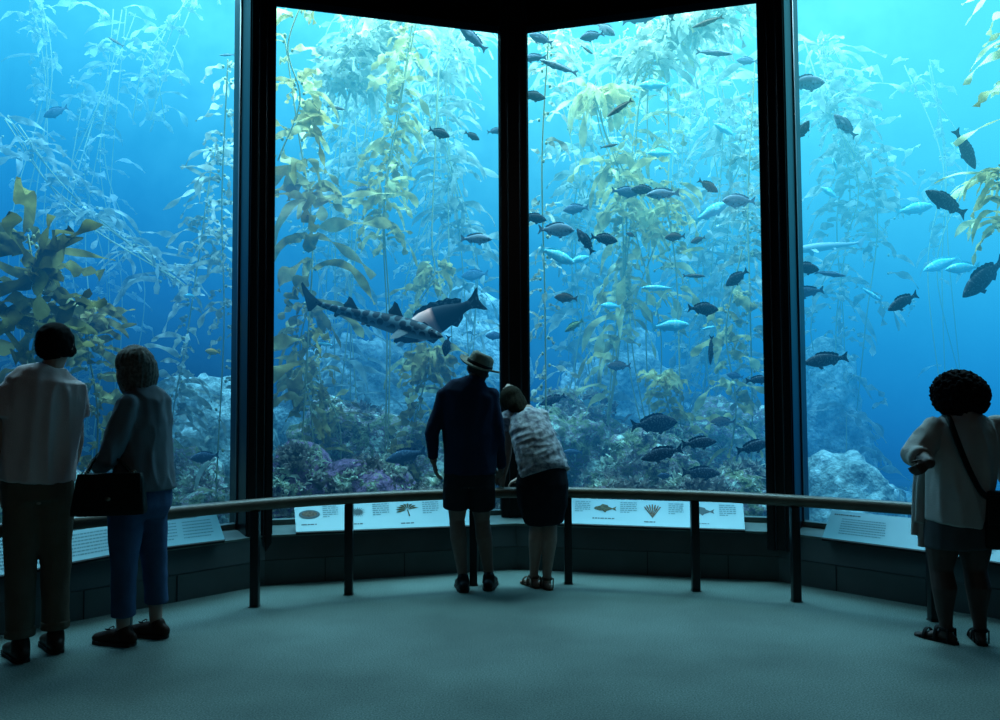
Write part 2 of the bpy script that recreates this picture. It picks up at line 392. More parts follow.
# ---------------------------------------------------------------- reef rocks
def reef_mat(name, cols, scale):
    m = bpy.data.materials.new(name); m.use_nodes = True; nt = m.node_tree; b = nt.nodes['Principled BSDF']; b.inputs['Roughness'].default_value = .9; b.inputs['Specular IOR Level'].default_value = .1
    tc = nt.nodes.new('ShaderNodeTexCoord'); n1 = nt.nodes.new('ShaderNodeTexNoise'); n1.inputs['Scale'].default_value = scale; n1.inputs['Detail'].default_value = 8; n1.inputs['Roughness'].default_value = .7
    nt.links.new(tc.outputs['Object'], n1.inputs['Vector']); r = nt.nodes.new('ShaderNodeValToRGB'); el = r.color_ramp.elements
    while len(el) < len(cols): el.new(.5)
    for i, (e, (p, c)) in enumerate(zip(el, cols)): e.position = p; e.color = (*c, 1)
    nt.links.new(n1.outputs['Fac'], r.inputs['Fac']); nt.links.new(r.outputs['Color'], b.inputs['Base Color'])
    n2 = nt.nodes.new('ShaderNodeTexNoise'); n2.inputs['Scale'].default_value = 14; n2.inputs['Detail'].default_value = 6; nt.links.new(tc.outputs['Object'], n2.inputs['Vector'])
    bp = nt.nodes.new('ShaderNodeBump'); bp.inputs['Strength'].default_value = .9; bp.inputs['Distance'].default_value = .08; nt.links.new(n2.outputs['Fac'], bp.inputs['Height']); nt.links.new(bp.outputs['Normal'], b.inputs['Normal'])
    return m
R_olive = reef_mat('reef_olive', [(.32, (.03, .035, .022)), (.42, (.16, .16, .06)), (.48, (.30, .30, .15)), (.53, (.32, .18, .22)), (.58, (.65, .68, .5)), (.68, (.95, .98, .85))], 5)
R_purple = reef_mat('reef_purple', [(.33, (.02, .02, .025)), (.42, (.16, .09, .14)), (.50, (.38, .18, .30)), (.56, (.2, .2, .1)), (.62, (.7, .7, .45)), (.70, (.95, .95, .8))], 6)
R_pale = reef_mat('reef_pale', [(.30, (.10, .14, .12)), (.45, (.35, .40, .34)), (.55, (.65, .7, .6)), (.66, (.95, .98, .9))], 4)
def rock(px, ytop, Y, hw, depth, m, label, seed):
    c = at(px, 400, Y); top = at(px, ytop, Y).z
    bm = bmesh.new(); bmesh.ops.create_icosphere(bm, subdivisions=5, radius=1)
    for v in bm.verts:
        p = v.co.copy(); k = max(p.z, -.15) 
        ps = V((p.x * hw, p.y * depth, 0)) * (1 if p.z < 0 else 1)
        q = V((p.x * hw, p.y * depth, k * top))
        s = V((seed * 7.3, seed * 3.1, 0))
        d = noise.fractal((q * 1.3 + s), 1.0, 2.0, 4) * .34 + noise.fractal(q * 5 + s, 1.0, 2.0, 3) * .09 + abs(noise.noise(q * 11 + s)) * .06
        nrm = V((p.x / hw, p.y / depth, p.z / max(top, .3))).normalized()
        q += nrm * d * min(1, hw)
        q.z = max(q.z, -.04)
        v.co = q + V((c.x, c.y, 0))
    o = obj('rock', bm, m, None, True, loc=V((c.x, c.y, 0))); tag(o, label, 'rock', 'reef rocks in the tank'); return o
ROCKS = [
 (30, 470, 8.2, .9, .7, R_olive, 'dark reef rock low in the left window behind the man in the grey shirt'),
 (150, 455, 9.6, 1.0, .8, R_olive, 'low reef rock behind the woman with the handbag'),
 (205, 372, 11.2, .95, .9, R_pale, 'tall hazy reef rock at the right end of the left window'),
 (300, 448, 8.6, .42, .5, R_purple, 'mottled reef rock at the lower left corner of the left centre window'),
 (352, 405, 10.4, .9, .8, R_olive, 'broad olive reef mound left of the hat wearing man'),
 (372, 462, 8.7, .62, .5, R_purple, 'low purple crusted rock just above the rail in the left centre window'),
 (432, 425, 10.0, .75, .8, R_olive, 'reef mound straight behind the arm of the hat wearing man'),
 (455, 478, 8.5, .5, .4, R_olive, 'small low rock beside the hand of the hat wearing man'),
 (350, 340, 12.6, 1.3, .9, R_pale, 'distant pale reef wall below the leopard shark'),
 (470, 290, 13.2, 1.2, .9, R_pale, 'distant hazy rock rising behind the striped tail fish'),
 (575, 392, 10.3, .95, .8, R_olive, 'reef mound right behind the leaning woman'),
 (655, 432, 9.4, .75, .7, R_olive, 'mid reef mound under the yellow kelp tufts'),
 (618, 484, 8.5, .55, .4, R_purple, 'pink crusted low rock above the left end of the right centre panel'),
 (690, 478, 8.5, .5, .4, R_purple, 'pale speckled low rock above the right centre panel'),
 (742, 465, 8.8, .45, .5, R_olive, 'low rock at the foot of the right hand column'),
 (725, 405, 10.6, .8, .8, R_olive, 'reef mound left of the right hand column'),
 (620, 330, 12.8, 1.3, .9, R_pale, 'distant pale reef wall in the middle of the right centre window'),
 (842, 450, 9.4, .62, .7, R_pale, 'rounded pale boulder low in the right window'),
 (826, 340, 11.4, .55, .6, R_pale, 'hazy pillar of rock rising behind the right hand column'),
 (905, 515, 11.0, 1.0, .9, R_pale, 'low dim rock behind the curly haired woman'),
]
rock_objs = [rock(*r, seed=i + 1) for i, r in enumerate(ROCKS)]

# ---------------------------------------------------------------- kelp
def kelp_mat(name, c1, c2, c3, tl=.55):
    m = bpy.data.materials.new(name); m.use_nodes = True; nt = m.node_tree; nt.nodes.clear()
    o = nt.nodes.new('ShaderNodeOutputMaterial'); d = nt.nodes.new('ShaderNodeBsdfDiffuse'); t = nt.nodes.new('ShaderNodeBsdfTranslucent'); mx = nt.nodes.new('ShaderNodeMixShader'); mx.inputs[0].default_value = tl
    tc = nt.nodes.new('ShaderNodeTexCoord'); n = nt.nodes.new('ShaderNodeTexNoise'); n.inputs['Scale'].default_value = 3.2; n.inputs['Detail'].default_value = 5; nt.links.new(tc.outputs['Object'], n.inputs['Vector'])
    r = nt.nodes.new('ShaderNodeValToRGB'); r.color_ramp.elements.new(.5)
    for e, p, c in zip(r.color_ramp.elements, (.36, .5, .64), (c1, c2, c3)): e.position = p; e.color = (*c, 1)
    nt.links.new(n.outputs['Fac'], r.inputs['Fac'])
    for s in (d, t): nt.links.new(r.outputs['Color'], s.inputs['Color'])
    nt.links.new(d.outputs[0], mx.inputs[1]); nt.links.new(t.outputs[0], mx.inputs[2]); nt.links.new(mx.outputs[0], o.inputs['Surface']); return m
K_olive = kelp_mat('kelp_olive', (.09, .08, .03), (.20, .17, .05), (.38, .31, .10), .4)
K_gold = kelp_mat('kelp_gold', (.32, .25, .08), (.60, .49, .20), (.86, .78, .42), .55)
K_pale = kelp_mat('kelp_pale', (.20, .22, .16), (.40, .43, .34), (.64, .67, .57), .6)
K_brown = kelp_mat('kelp_brown', (.19, .14, .05), (.36, .28, .11), (.56, .47, .22), .5)
K_stipe = mat('kelp_stipe', (.42, .40, .20), .6, .2)
def blade(bm, base, d, L, W, droop, r, seg=7):
    d = d.normalized(); p = base.copy(); rows = []
    side = d.cross(V((r.uniform(-1, 1), r.uniform(-1, 1), r.uniform(-.4, 1)))).normalized()
    ph = r.uniform(0, 6); fr = r.uniform(1.0, 2.2)
    for i in range(seg + 1):
        t = i / seg
        w = W * (max(sin(pi * min(t * .93 + .05, 1)), 0) ** .7) * (1 if t < .999 else .15)
        up_ = side.cross(d).normalized()
        ruf = .5 * W * sin(ph + t * 2 * pi * fr)
        rows.append([bm.verts.new(p - side * w / 2 + up_ * ruf), bm.verts.new(p + up_ * W * .12), bm.verts.new(p + side * w / 2 - up_ * ruf)])
        p = p + d * (L / seg)
        d = (d + V((r.uniform(-1, 1) * 1.7 / seg, r.uniform(-1, 1) * 1.7 / seg, -droop / seg * 2.4 + r.uniform(-.8, .8) / seg))).normalized()
        side = (side - d * side.dot(d)).normalized()
    for A, C in zip(rows, rows[1:]):
        bm.faces.new((A[0], A[1], C[1], C[0])); bm.faces.new((A[1], A[2], C[2], C[1]))
def kelp(path, Y, nb, L, W, m, label, droop=.7, upw=.35, clump=None, dirx=0.0, seed=0, strands=1, bulbs=True):
    """one giant kelp: wandering stipes with gas floats, blades hanging off them in clumps"""
    r = random.Random(100 + seed)
    far = Y > 9.9; nb = int(nb * (1.9 if far else 1.6)); W = W * (.6 if far else .72); sp_ = .14 if far else .06; strands = 4 if far else strands
    pts = [at(px, py, Y + (r.uniform(-.15, .15) if i else 0)) for i, (px, py) in enumerate(path)]
    for p in pts: p.z = min(p.z, 8.8)
    if pts[0].z < 3.2: pts = [V((pts[0].x + r.uniform(-.1, .1), pts[0].y + .1, min(0, pts[0].z - .1)))] + pts
    base = V((pts[0].x, pts[0].y, max(pts[0].z, .0)))
    root = empty('giant_kelp', base, label, 'kelp', 'giant kelp plants in the tank')
    bs = bmesh.new(); bb = bmesh.new()
    cuts = []
    for s in range(strands):
        c = catmull([p + V((r.uniform(-1, 1), r.uniform(-1, 1), 0)) * (.33 if far else .07) * min(s, 1) for p in pts], 8); cuts.append(c)
        tube(bs, c, [.009] * len(c), n=5)
    for k in range(nb):
        c = r.choice(cuts)
        t = r.random() if clump is None else min(max(r.gauss(*r.choice(clump)), 0), 1)
        q = t * (len(c) - 1); i = min(int(q), len(c) - 2); p = c[i].lerp(c[i + 1], q - i)
        a = r.uniform(0, 2 * pi); d = V((cos(a) + dirx, sin(a) * .8, r.uniform(-.3, 1) * upw * 2))
        l = L * r.choice((r.uniform(.3, .7), r.uniform(.6, 1.15), r.uniform(.9, 1.4)))
        if bulbs and k % 2 == 0:
            p = p + V((r.gauss(0, sp_), r.gauss(0, sp_), r.gauss(0, sp_ * .4))) if far else p; q2 = p + d.normalized() * .05; ball(bs, q2, (.017, .017, .022), 1)
        blade(bb, p + d.normalized() * .04, d, l, W * r.uniform(.45, 1.35), droop * r.uniform(.3, 1.4), r, seg=8 if far else 12)
    obj('stipe', bs, K_stipe, root); obj('blades', bb, m, root)
    return root
KELP = [
 dict(path=[(22, 540), (25, 400), (38, 310), (28, 235)], Y=6.75, nb=46, L=.55, W=.15, m=K_olive, droop=.25, upw=.5, clump=[(.6, .15), (.85, .1)], label='dark olive kelp with broad blades, nearest plant in the left window'),
 dict(path=[(92, 530), (98, 420), (88, 350), (82, 310)], Y=7.4, nb=70, L=.34, W=.10, m=K_brown, droop=.5, clump=[(.55, .2), (.9, .1)], label='yellow brown kelp between the two people on the left'),
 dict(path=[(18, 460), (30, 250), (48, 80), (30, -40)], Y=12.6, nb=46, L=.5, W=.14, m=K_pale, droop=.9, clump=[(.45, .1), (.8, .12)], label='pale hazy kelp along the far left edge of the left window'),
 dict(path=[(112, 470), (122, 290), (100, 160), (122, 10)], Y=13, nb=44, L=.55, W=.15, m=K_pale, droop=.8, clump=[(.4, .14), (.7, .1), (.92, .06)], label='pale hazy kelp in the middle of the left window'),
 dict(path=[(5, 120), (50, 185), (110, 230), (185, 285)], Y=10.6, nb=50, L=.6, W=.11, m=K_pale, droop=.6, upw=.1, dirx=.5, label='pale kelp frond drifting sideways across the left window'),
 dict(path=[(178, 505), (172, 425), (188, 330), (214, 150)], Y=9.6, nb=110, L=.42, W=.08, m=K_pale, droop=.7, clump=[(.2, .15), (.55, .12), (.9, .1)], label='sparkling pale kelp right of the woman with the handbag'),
 dict(path=[(216, 505), (224, 330), (222, 200), (228, 60)], Y=9.0, nb=70, L=.36, W=.07, m=K_pale, droop=.8, label='thin pale kelp beside the left hand column'),
 dict(path=[(150, 120), (170, 60), (190, 10), (200, -30)], Y=13, nb=30, L=.5, W=.15, m=K_pale, droop=.8, label='faint kelp top high in the left window near the column'),
 dict(path=[(298, 505), (308, 340), (312, 230), (298, 130), (285, 40)], Y=8.8, nb=25, L=.7, W=.17, m=K_brown, droop=.9, clump=[(.5, .12), (.68, .08)], label='broad bladed brown kelp beside the left hand column in the left centre window'),
 dict(path=[(310, 500), (312, 420), (300, 350), (310, 300)], Y=9.2, nb=60, L=.4, W=.10, m=K_brown, droop=.9, label='drooping brown kelp below the tail of the leopard shark'),
 dict(path=[(338, 505), (340, 430), (322, 385), (318, 355)], Y=9.6, nb=44, L=.34, W=.09, m=K_brown, droop=.7, label='short olive kelp low in the left centre window'),
 dict(path=[(386, 500), (390, 330), (384, 210), (396, 120), (418, 15)], Y=9.5, nb=82, L=.40, W=.10, m=K_gold, droop=1.0, clump=[(.62, .05), (.78, .07), (.95, .05)], strands=2, label='golden kelp climbing through the middle of the left centre window'),
 dict(path=[(418, 470), (412, 330), (434, 275), (432, 228), (440, 40)], Y=9.8, nb=33, L=.36, W=.10, m=K_gold, droop=1.2, clump=[(.33, .03), (.48, .05), (.6, .04)], label='golden kelp whose hanging blades form an arch above the shark'),
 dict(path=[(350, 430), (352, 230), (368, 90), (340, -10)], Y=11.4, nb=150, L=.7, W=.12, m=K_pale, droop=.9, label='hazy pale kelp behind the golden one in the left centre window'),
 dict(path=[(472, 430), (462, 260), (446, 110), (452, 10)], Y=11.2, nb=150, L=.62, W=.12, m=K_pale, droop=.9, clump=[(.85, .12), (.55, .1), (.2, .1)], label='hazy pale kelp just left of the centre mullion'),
 dict(path=[(398, 500), (410, 440), (424, 385), (432, 352)], Y=9.3, nb=60, L=.36, W=.10, m=K_brown, droop=.8, clump=[(.5, .2), (.9, .1)], label='olive kelp at the shoulder of the hat wearing man'),
 dict(path=[(278, 160), (300, 100), (288, 45), (312, -20)], Y=8.6, nb=25, L=.46, W=.12, m=K_gold, droop=.9, label='sunlit golden kelp top in the upper corner beside the left hand column'),
 dict(path=[(330, 90), (350, 60), (400, 30), (430, -20)], Y=10.4, nb=120, L=.6, W=.12, m=K_pale, droop=.9, label='bright pale kelp canopy along the top of the left centre window'),
 dict(path=[(546, 500), (545, 310), (542, 160), (549, 30)], Y=8.6, nb=60, L=.30, W=.06, m=K_pale, droop=.9, label='thin pale kelp strand just right of the centre mullion'),
 dict(path=[(600, 490), (618, 340), (626, 205), (604, 130), (598, 92)], Y=9.8, nb=93, L=.55, W=.11, m=K_gold, droop=1.5, clump=[(.97, .03), (.62, .06), (.4, .1)], strands=3, label='golden kelp with a mop headed top in the right centre window'),
 dict(path=[(655, 500), (646, 340), (650, 215), (648, 90), (668, -10)], Y=10.2, nb=82, L=.5, W=.11, m=K_gold, droop=1.2, clump=[(.5, .07), (.7, .06), (.93, .06)], strands=2, label='tall golden kelp in the middle of the right centre window'),
 dict(path=[(682, 480), (680, 390), (676, 270), (664, 190)], Y=9.5, nb=60, L=.32, W=.08, m=K_gold, droop=.9, clump=[(.2, .1), (.35, .05), (.9, .08)], label='yellow kelp with tufts low in the right centre window'),
 dict(path=[(722, 500), (736, 410), (726, 330), (742, 250)], Y=9.1, nb=28, L=.42, W=.11, m=K_gold, droop=1.0, clump=[(.45, .12), (.75, .1)], label='broad bladed golden kelp left of the right hand column'),
 dict(path=[(702, 440), (712, 260), (722, 130), (700, 0)], Y=11.2, nb=150, L=.62, W=.12, m=K_pale, droop=.9, label='hazy pale kelp in the right part of the right centre window'),
 dict(path=[(578, 440), (572, 260), (582, 150), (560, 20)], Y=11.4, nb=150, L=.62, W=.12, m=K_pale, droop=.9, label='hazy pale kelp behind the mop headed golden one'),
 dict(path=[(640, 70), (670, 40), (710, 20), (745, -20)], Y=10.0, nb=130, L=.58, W=.12, m=K_pale, droop=.9, label='bright pale kelp canopy along the top of the right centre window'),
 dict(path=[(662, 500), (676, 445), (668, 405), (660, 375)], Y=9.3, nb=49, L=.26, W=.08, m=K_gold, droop=.9, clump=[(.6, .2), (.95, .08)], label='short bushy yellow kelp above the rockfish on the reef'),
 dict(path=[(752, 440), (750, 300), (748, 200), (755, 60)], Y=9.4, nb=80, L=.36, W=.08, m=K_pale, droop=.9, label='pale kelp strand against the right hand column'),
 dict(path=[(1040, -60), (1018, 10), (1024, 70), (1036, 130)], Y=6.6, nb=22, L=.42, W=.065, m=K_gold, droop=.5, upw=.1, dirx=-.9, label='golden kelp at the upper right corner of the right window'),
 dict(path=[(1050, 430), (1028, 300), (1006, 215), (1002, 172)], Y=6.9, nb=34, L=.46, W=.06, m=K_gold, droop=1.1, clump=[(.75, .08), (.97, .04)], dirx=-.2, label='golden kelp at the right edge above the curly haired woman'),
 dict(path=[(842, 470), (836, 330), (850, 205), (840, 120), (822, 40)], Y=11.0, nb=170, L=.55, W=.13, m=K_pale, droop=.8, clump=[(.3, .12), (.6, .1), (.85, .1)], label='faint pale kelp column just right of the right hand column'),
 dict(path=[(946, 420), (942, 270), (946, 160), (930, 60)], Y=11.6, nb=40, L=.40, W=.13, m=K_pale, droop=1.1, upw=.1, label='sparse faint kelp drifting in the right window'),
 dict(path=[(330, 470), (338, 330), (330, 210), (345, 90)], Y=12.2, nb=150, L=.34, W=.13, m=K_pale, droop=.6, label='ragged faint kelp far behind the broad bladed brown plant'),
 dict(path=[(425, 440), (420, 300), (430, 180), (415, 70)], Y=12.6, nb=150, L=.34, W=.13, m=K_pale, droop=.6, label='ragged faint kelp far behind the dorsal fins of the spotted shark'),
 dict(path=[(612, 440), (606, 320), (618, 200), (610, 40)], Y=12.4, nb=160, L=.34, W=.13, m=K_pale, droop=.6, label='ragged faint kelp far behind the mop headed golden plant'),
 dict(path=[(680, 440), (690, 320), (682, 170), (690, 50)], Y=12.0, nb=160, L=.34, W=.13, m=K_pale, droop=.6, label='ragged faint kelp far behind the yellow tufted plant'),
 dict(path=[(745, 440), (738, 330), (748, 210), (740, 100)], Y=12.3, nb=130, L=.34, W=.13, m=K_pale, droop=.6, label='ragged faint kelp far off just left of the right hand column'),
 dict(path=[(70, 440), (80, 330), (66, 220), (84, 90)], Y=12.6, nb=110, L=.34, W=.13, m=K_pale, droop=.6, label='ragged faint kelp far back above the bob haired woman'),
]
for i, k in enumerate(KELP): kelp(seed=i, **k)

# short red and olive seaweed turf that covers the reef
M_turf = kelp_mat('seaweed_turf', (.14, .12, .07), (.38, .30, .26), (.85, .86, .62), .3)
r = random.Random(5)
for ro, (px, ytop, Y, hw, dp, *_) in zip(rock_objs, ROCKS):
    if Y > 11 or ro.data.materials[0] is R_pale: continue
    bm = bmesh.new()
    c = at(px, 400, Y); top = at(px, ytop, Y).z
    for k in range(260):
        a = r.uniform(-pi, 0); e = r.uniform(.05, 1.4)
        p = V((c.x + hw * 1.0 * cos(a) * cos(e), c.y + dp * 1.0 * sin(a) * cos(e), top * 1.0 * sin(e)))
        for j in range(3):
            blade(bm, p, V((r.uniform(-1, 1), r.uniform(-1.3, .4), r.uniform(0, 1.4))), r.uniform(.05, .16), r.uniform(.015, .05), .3, r, seg=3)
    o = obj('seaweed', bm, M_turf, ro); o['kind'] = 'stuff'

# ---------------------------------------------------------------- light: daylight coming down through the surface
def area(name, loc, size, sy, power, color, target):
    l = bpy.data.lights.new(name, 'AREA'); l.shape = 'RECTANGLE'; l.size = size; l.size_y = sy; l.energy = power; l.color = color
    o = bpy.data.objects.new(name, l); COL.objects.link(o); o.location = loc
    o.rotation_euler = (V(target) - V(loc)).to_track_quat('-Z', 'Y').to_euler(); return o
area('daylight_over_tank', (0, 11.0, 9.7), 16, 8.0, 18500, (.92, 1, .95), (0, 10.4, 0))
area('skylight_at_glass', (.1, 8.35, 9.5), 7.5, 1.2, 2600, (.6, 1, .86), (.1, 7.6, 0))
area('room_fill', (0, -1.5, 5.1), 3, 2, 11, (1, .85, .75), (0, -1.2, 0))  # unseen fill lamp added behind the camera to lift the backlit people
wd = bpy.data.worlds.new('world'); sc.world = wd; wd.use_nodes = True
wd.node_tree.nodes['Background'].inputs[0].default_value = (.02, .05, .06, 1); wd.node_tree.nodes['Background'].inputs[1].default_value = .2
# ================================================================ FISH
def fish_mat(name, back, belly, speck=None, sscale=30, rough=.6, spec=.08):
    m = bpy.data.materials.new(name); m.use_nodes = True; nt = m.node_tree; b = nt.nodes['Principled BSDF']; b.inputs['Roughness'].default_value = rough; b.inputs['Specular IOR Level'].default_value = spec
    tc = nt.nodes.new('ShaderNodeTexCoord'); s = nt.nodes.new('ShaderNodeSeparateXYZ'); nt.links.new(tc.outputs['Object'], s.inputs[0])
    r = nt.nodes.new('ShaderNodeMapRange'); r.inputs[1].default_value = -.10; r.inputs[2].default_value = .10; nt.links.new(s.outputs['Z'], r.inputs[0])
    mx = nt.nodes.new('ShaderNodeMix'); mx.data_type = 'RGBA'; nt.links.new(r.outputs[0], mx.inputs[0]); mx.inputs[6].default_value = (*belly, 1); mx.inputs[7].default_value = (*back, 1)
    out = mx.outputs[2]
    if speck:
        n = nt.nodes.new('ShaderNodeTexNoise'); n.inputs['Scale'].default_value = sscale; n.inputs['Detail'].default_value = 3; nt.links.new(tc.outputs['Object'], n.inputs['Vector'])
        rr = nt.nodes.new('ShaderNodeValToRGB'); rr.color_ramp.elements[0].position = .52; rr.color_ramp.elements[1].position = .62; nt.links.new(n.outputs['Fac'], rr.inputs['Fac'])
        m2 = nt.nodes.new('ShaderNodeMix'); m2.data_type = 'RGBA'; nt.links.new(rr.outputs['Color'], m2.inputs[0]); nt.links.new(out, m2.inputs[6]); m2.inputs[7].default_value = (*speck, 1); out = m2.outputs[2]
    nt.links.new(out, b.inputs['Base Color']); return m
FM = {
 'dark': fish_mat('dark_fish_skin', (.012, .015, .022), (.04, .045, .055), (.10, .11, .12), 26),
 'blue': fish_mat('slate_fish_skin', (.045, .085, .14), (.15, .24, .32), (.16, .24, .30), 20),
 'grey': fish_mat('grey_fish_skin', (.17, .22, .27), (.45, .52, .56), (.22, .24, .25), 16),
 'brown': fish_mat('brown_fish_skin', (.12, .075, .05), (.30, .22, .17), (.08, .05, .04), 22),
 'silver': fish_mat('silver_fish_skin', (.16, .72, .80), (.40, .95, .98), (.7, .95, .9), 14, .35),
 'olive': fish_mat('olive_fish_skin', (.22, .30, .12), (.50, .58, .32), (.15, .2, .1), 18),
 'orange': fish_mat('orange_fish_skin', (1, .5, .12), (1, .6, .2)),
}
M_eye = mat('fish_eye', (.01, .01, .012), .1, .6); M_eyering = mat('fish_eye_ring', (.5, .45, .3), .3, .4)
# outlines of a one-metre fish swimming along +X: (distance from the snout, half height up, half height down, half width)
PROF = {
 'rockfish': [(0, .012, .012, .012), (.05, .05, .045, .035), (.12, .085, .075, .06), (.22, .125, .115, .08), (.35, .15, .14, .085), (.5, .145, .13, .075), (.62, .115, .105, .055), (.72, .075, .07, .035), (.80, .05, .048, .022), (.86, .045, .045, .014)],
 'perch': [(0, .012, .012, .012), (.05, .07, .05, .03), (.12, .12, .095, .05), (.22, .165, .15, .065), (.36, .19, .185, .07), (.5, .18, .175, .062), (.62, .14, .135, .048), (.72, .085, .08, .03), (.80, .05, .048, .018), (.86, .045, .045, .012)],
 'slim': [(0, .008, .008, .008), (.06, .03, .028, .022), (.15, .055, .05, .036), (.28, .075, .075, .045), (.45, .08, .08, .046), (.6, .066, .066, .038), (.74, .043, .043, .024), (.84, .026, .026, .013), (.88, .024, .024, .009)],
}
def prof(kind, s):
    P = PROF[kind]
    for a, b in zip(P, P[1:]):
        if s <= b[0]:
            t = (s - a[0]) / (b[0] - a[0]); return [a[i] + (b[i] - a[i]) * t for i in range(1, 4)]
    return P[-1][1:]
def fin(pts, y=0.0, th=.004):
    """thin, slightly lens-shaped fin from an outline in the X-Z plane"""
    bm = bmesh.new(); n = len(pts)
    c = V((sum(p[0] for p in pts) / n, y, sum(p[1] for p in pts) / n))
    o = [bm.verts.new((p[0], y, p[1])) for p in pts]; a = bm.verts.new(c + V((0, th, 0))); b = bm.verts.new(c - V((0, th, 0)))
    for i in range(n):
        bm.faces.new((o[i], o[(i + 1) % n], a)); bm.faces.new((o[(i + 1) % n], o[i], b))
    return bm
FISHMESH = {}
def fish_parts(kind):
    if kind in FISHMESH: return FISHMESH[kind]
    P = PROF[kind]; L = .5; bm = bmesh.new(); rings = []
    for s, hu, hd, w in P:
        rings.append([bm.verts.new((L - s, w * sin(2 * pi * k / 16), (hu if cos(2 * pi * k / 16) > 0 else hd) * cos(2 * pi * k / 16))) for k in range(16)])
    for A, Bq in zip(rings, rings[1:]):
        for k in range(16): bm.faces.new((A[k], A[(k + 1) % 16], Bq[(k + 1) % 16], Bq[k]))
    bm.faces.new(rings[0][::-1]); bm.faces.new(rings[-1])
    bmesh.ops.subdivide_edges(bm, edges=bm.edges, cuts=1, use_grid_fill=True, smooth=.6)
    out = {'body': mesh_of(bm, kind + '_body')}
    x = lambda s: L - s
    fork = {'rockfish': .93, 'perch': .92, 'slim': .91}[kind]; th = {'rockfish': .125, 'perch': .14, 'slim': .085}[kind]; e = prof(kind, .86)[0]
    out['tail_fin'] = mesh_of(fin([(x(.845), e), (x(.90), e + .02), (x(.965), th * .92), (x(1.0), th), (x(.975), th * .5), (x(fork + .03), 0), (x(.975), -th * .5), (x(1.0), -th), (x(.965), -th * .92), (x(.90), -e - .02), (x(.845), -e)]), 'tail', False)
    d = {'rockfish': .055, 'perch': .05, 'slim': .02}[kind]
    top = []; s0, s1 = (.27, .78) if kind != 'slim' else (.3, .82)
    for k in range(13):
        s = s0 + (s1 - s0) * k / 12; spk = d * (1.0 if k % 2 else .72) * (sin(pi * min(1, .12 + k / 12 * .95)) ** .5 if k < 8 else (1.25 - abs(k - 9.5) * .18))
        top.append((x(s + .02), prof(kind, s)[0] + max(spk, .004)))
    bot = [(x(s0 + (s1 - s0) * k / 6), prof(kind, s0 + (s1 - s0) * k / 6)[0] - .012) for k in range(6, -1, -1)]
    out['dorsal_fin'] = mesh_of(fin(top + bot), 'dorsal', False)
    a = prof(kind, .62)[1]; b = prof(kind, .74)[1]
    out['anal_fin'] = mesh_of(fin([(x(.58), -a + .02), (x(.65), -a - d * .9), (x(.74), -b - d * .5), (x(.76), -b + .015)]), 'anal', False)
    g = prof(kind, .33)[1]
    out['pelvic_fin'] = mesh_of(fin([(x(.30), -g + .015), (x(.36), -g - d * 1.1), (x(.43), -g - d * .7), (x(.38), -g + .02)]), 'pelvic', False)
    pw = prof(kind, .25)[2]
    for nm, sg in (('pectoral_fin', 1), ('pectoral_fin_', -1)):
        bm = fin([(x(.245), .0), (x(.30), .03), (x(.40), .02), (x(.43), -.03), (x(.37), -.06), (x(.26), -.045)], 0, .004)
        bmesh.ops.transform(bm, matrix=Matrix.Translation((x(.25), sg * pw * 1.0, 0)) @ Matrix.Rotation(-sg * .35, 4, 'Z') @ Matrix.Translation((-x(.25), 0, 0)), verts=bm.verts)
        out[nm] = mesh_of(bm, 'pectoral', False)
    q = prof(kind, .1)
    for nm, sg in (('eye', 1), ('eye_', -1)):
        bm = bmesh.new(); ball(bm, (x(.10), sg * q[2] * .86, q[0] * .35), (.017, .009, .017), 2); out[nm] = mesh_of(bm, 'eye')
    FISHMESH[kind] = out; return out
FCOPY = {}
def orient(ang, yaw):
    f = V((cos(radians(ang)) * cos(radians(yaw)), sin(radians(yaw)), sin(radians(ang)) * cos(radians(yaw)))).normalized()
    up_ = V((0, 0, 1)) if abs(f.z) < .95 else V((-1, 0, 0))
    s = up_.cross(f).normalized(); u = f.cross(s)
    return Matrix((f, s, u)).transposed()
def fish(px, py, L, Y, kind, col, ang, label, yaw=0, name='fish', group='fish swimming in the tank', cat='fish'):
    p = at(px, py, Y); size = 1.08 * L * Y / F / max(cos(radians(yaw)), .3)
    root = empty(name, p, label, cat, group)
    root.matrix_basis = Matrix.Translation(p) @ orient(ang, yaw).to_4x4() @ Matrix.Scale(size, 4)
    for nm, me in fish_parts(kind).items():
        key = (kind, nm, col)
        if key not in FCOPY:
            m2 = me.copy(); m2.materials.clear(); m2.materials.append(M_eye if nm.startswith('eye') else FM[col]); FCOPY[key] = bpy.data.objects.new(nm.rstrip('_'), m2)
            o = FCOPY[key]
        else:
            o = FCOPY[key].copy()
        o.parent = root; COL.objects.link(o)
    return root
RK, PC, SL = 'rockfish', 'perch', 'slim'
LW, LC, RC, RW = 'in the left window', 'in the left centre window', 'in the right centre window', 'in the right window'
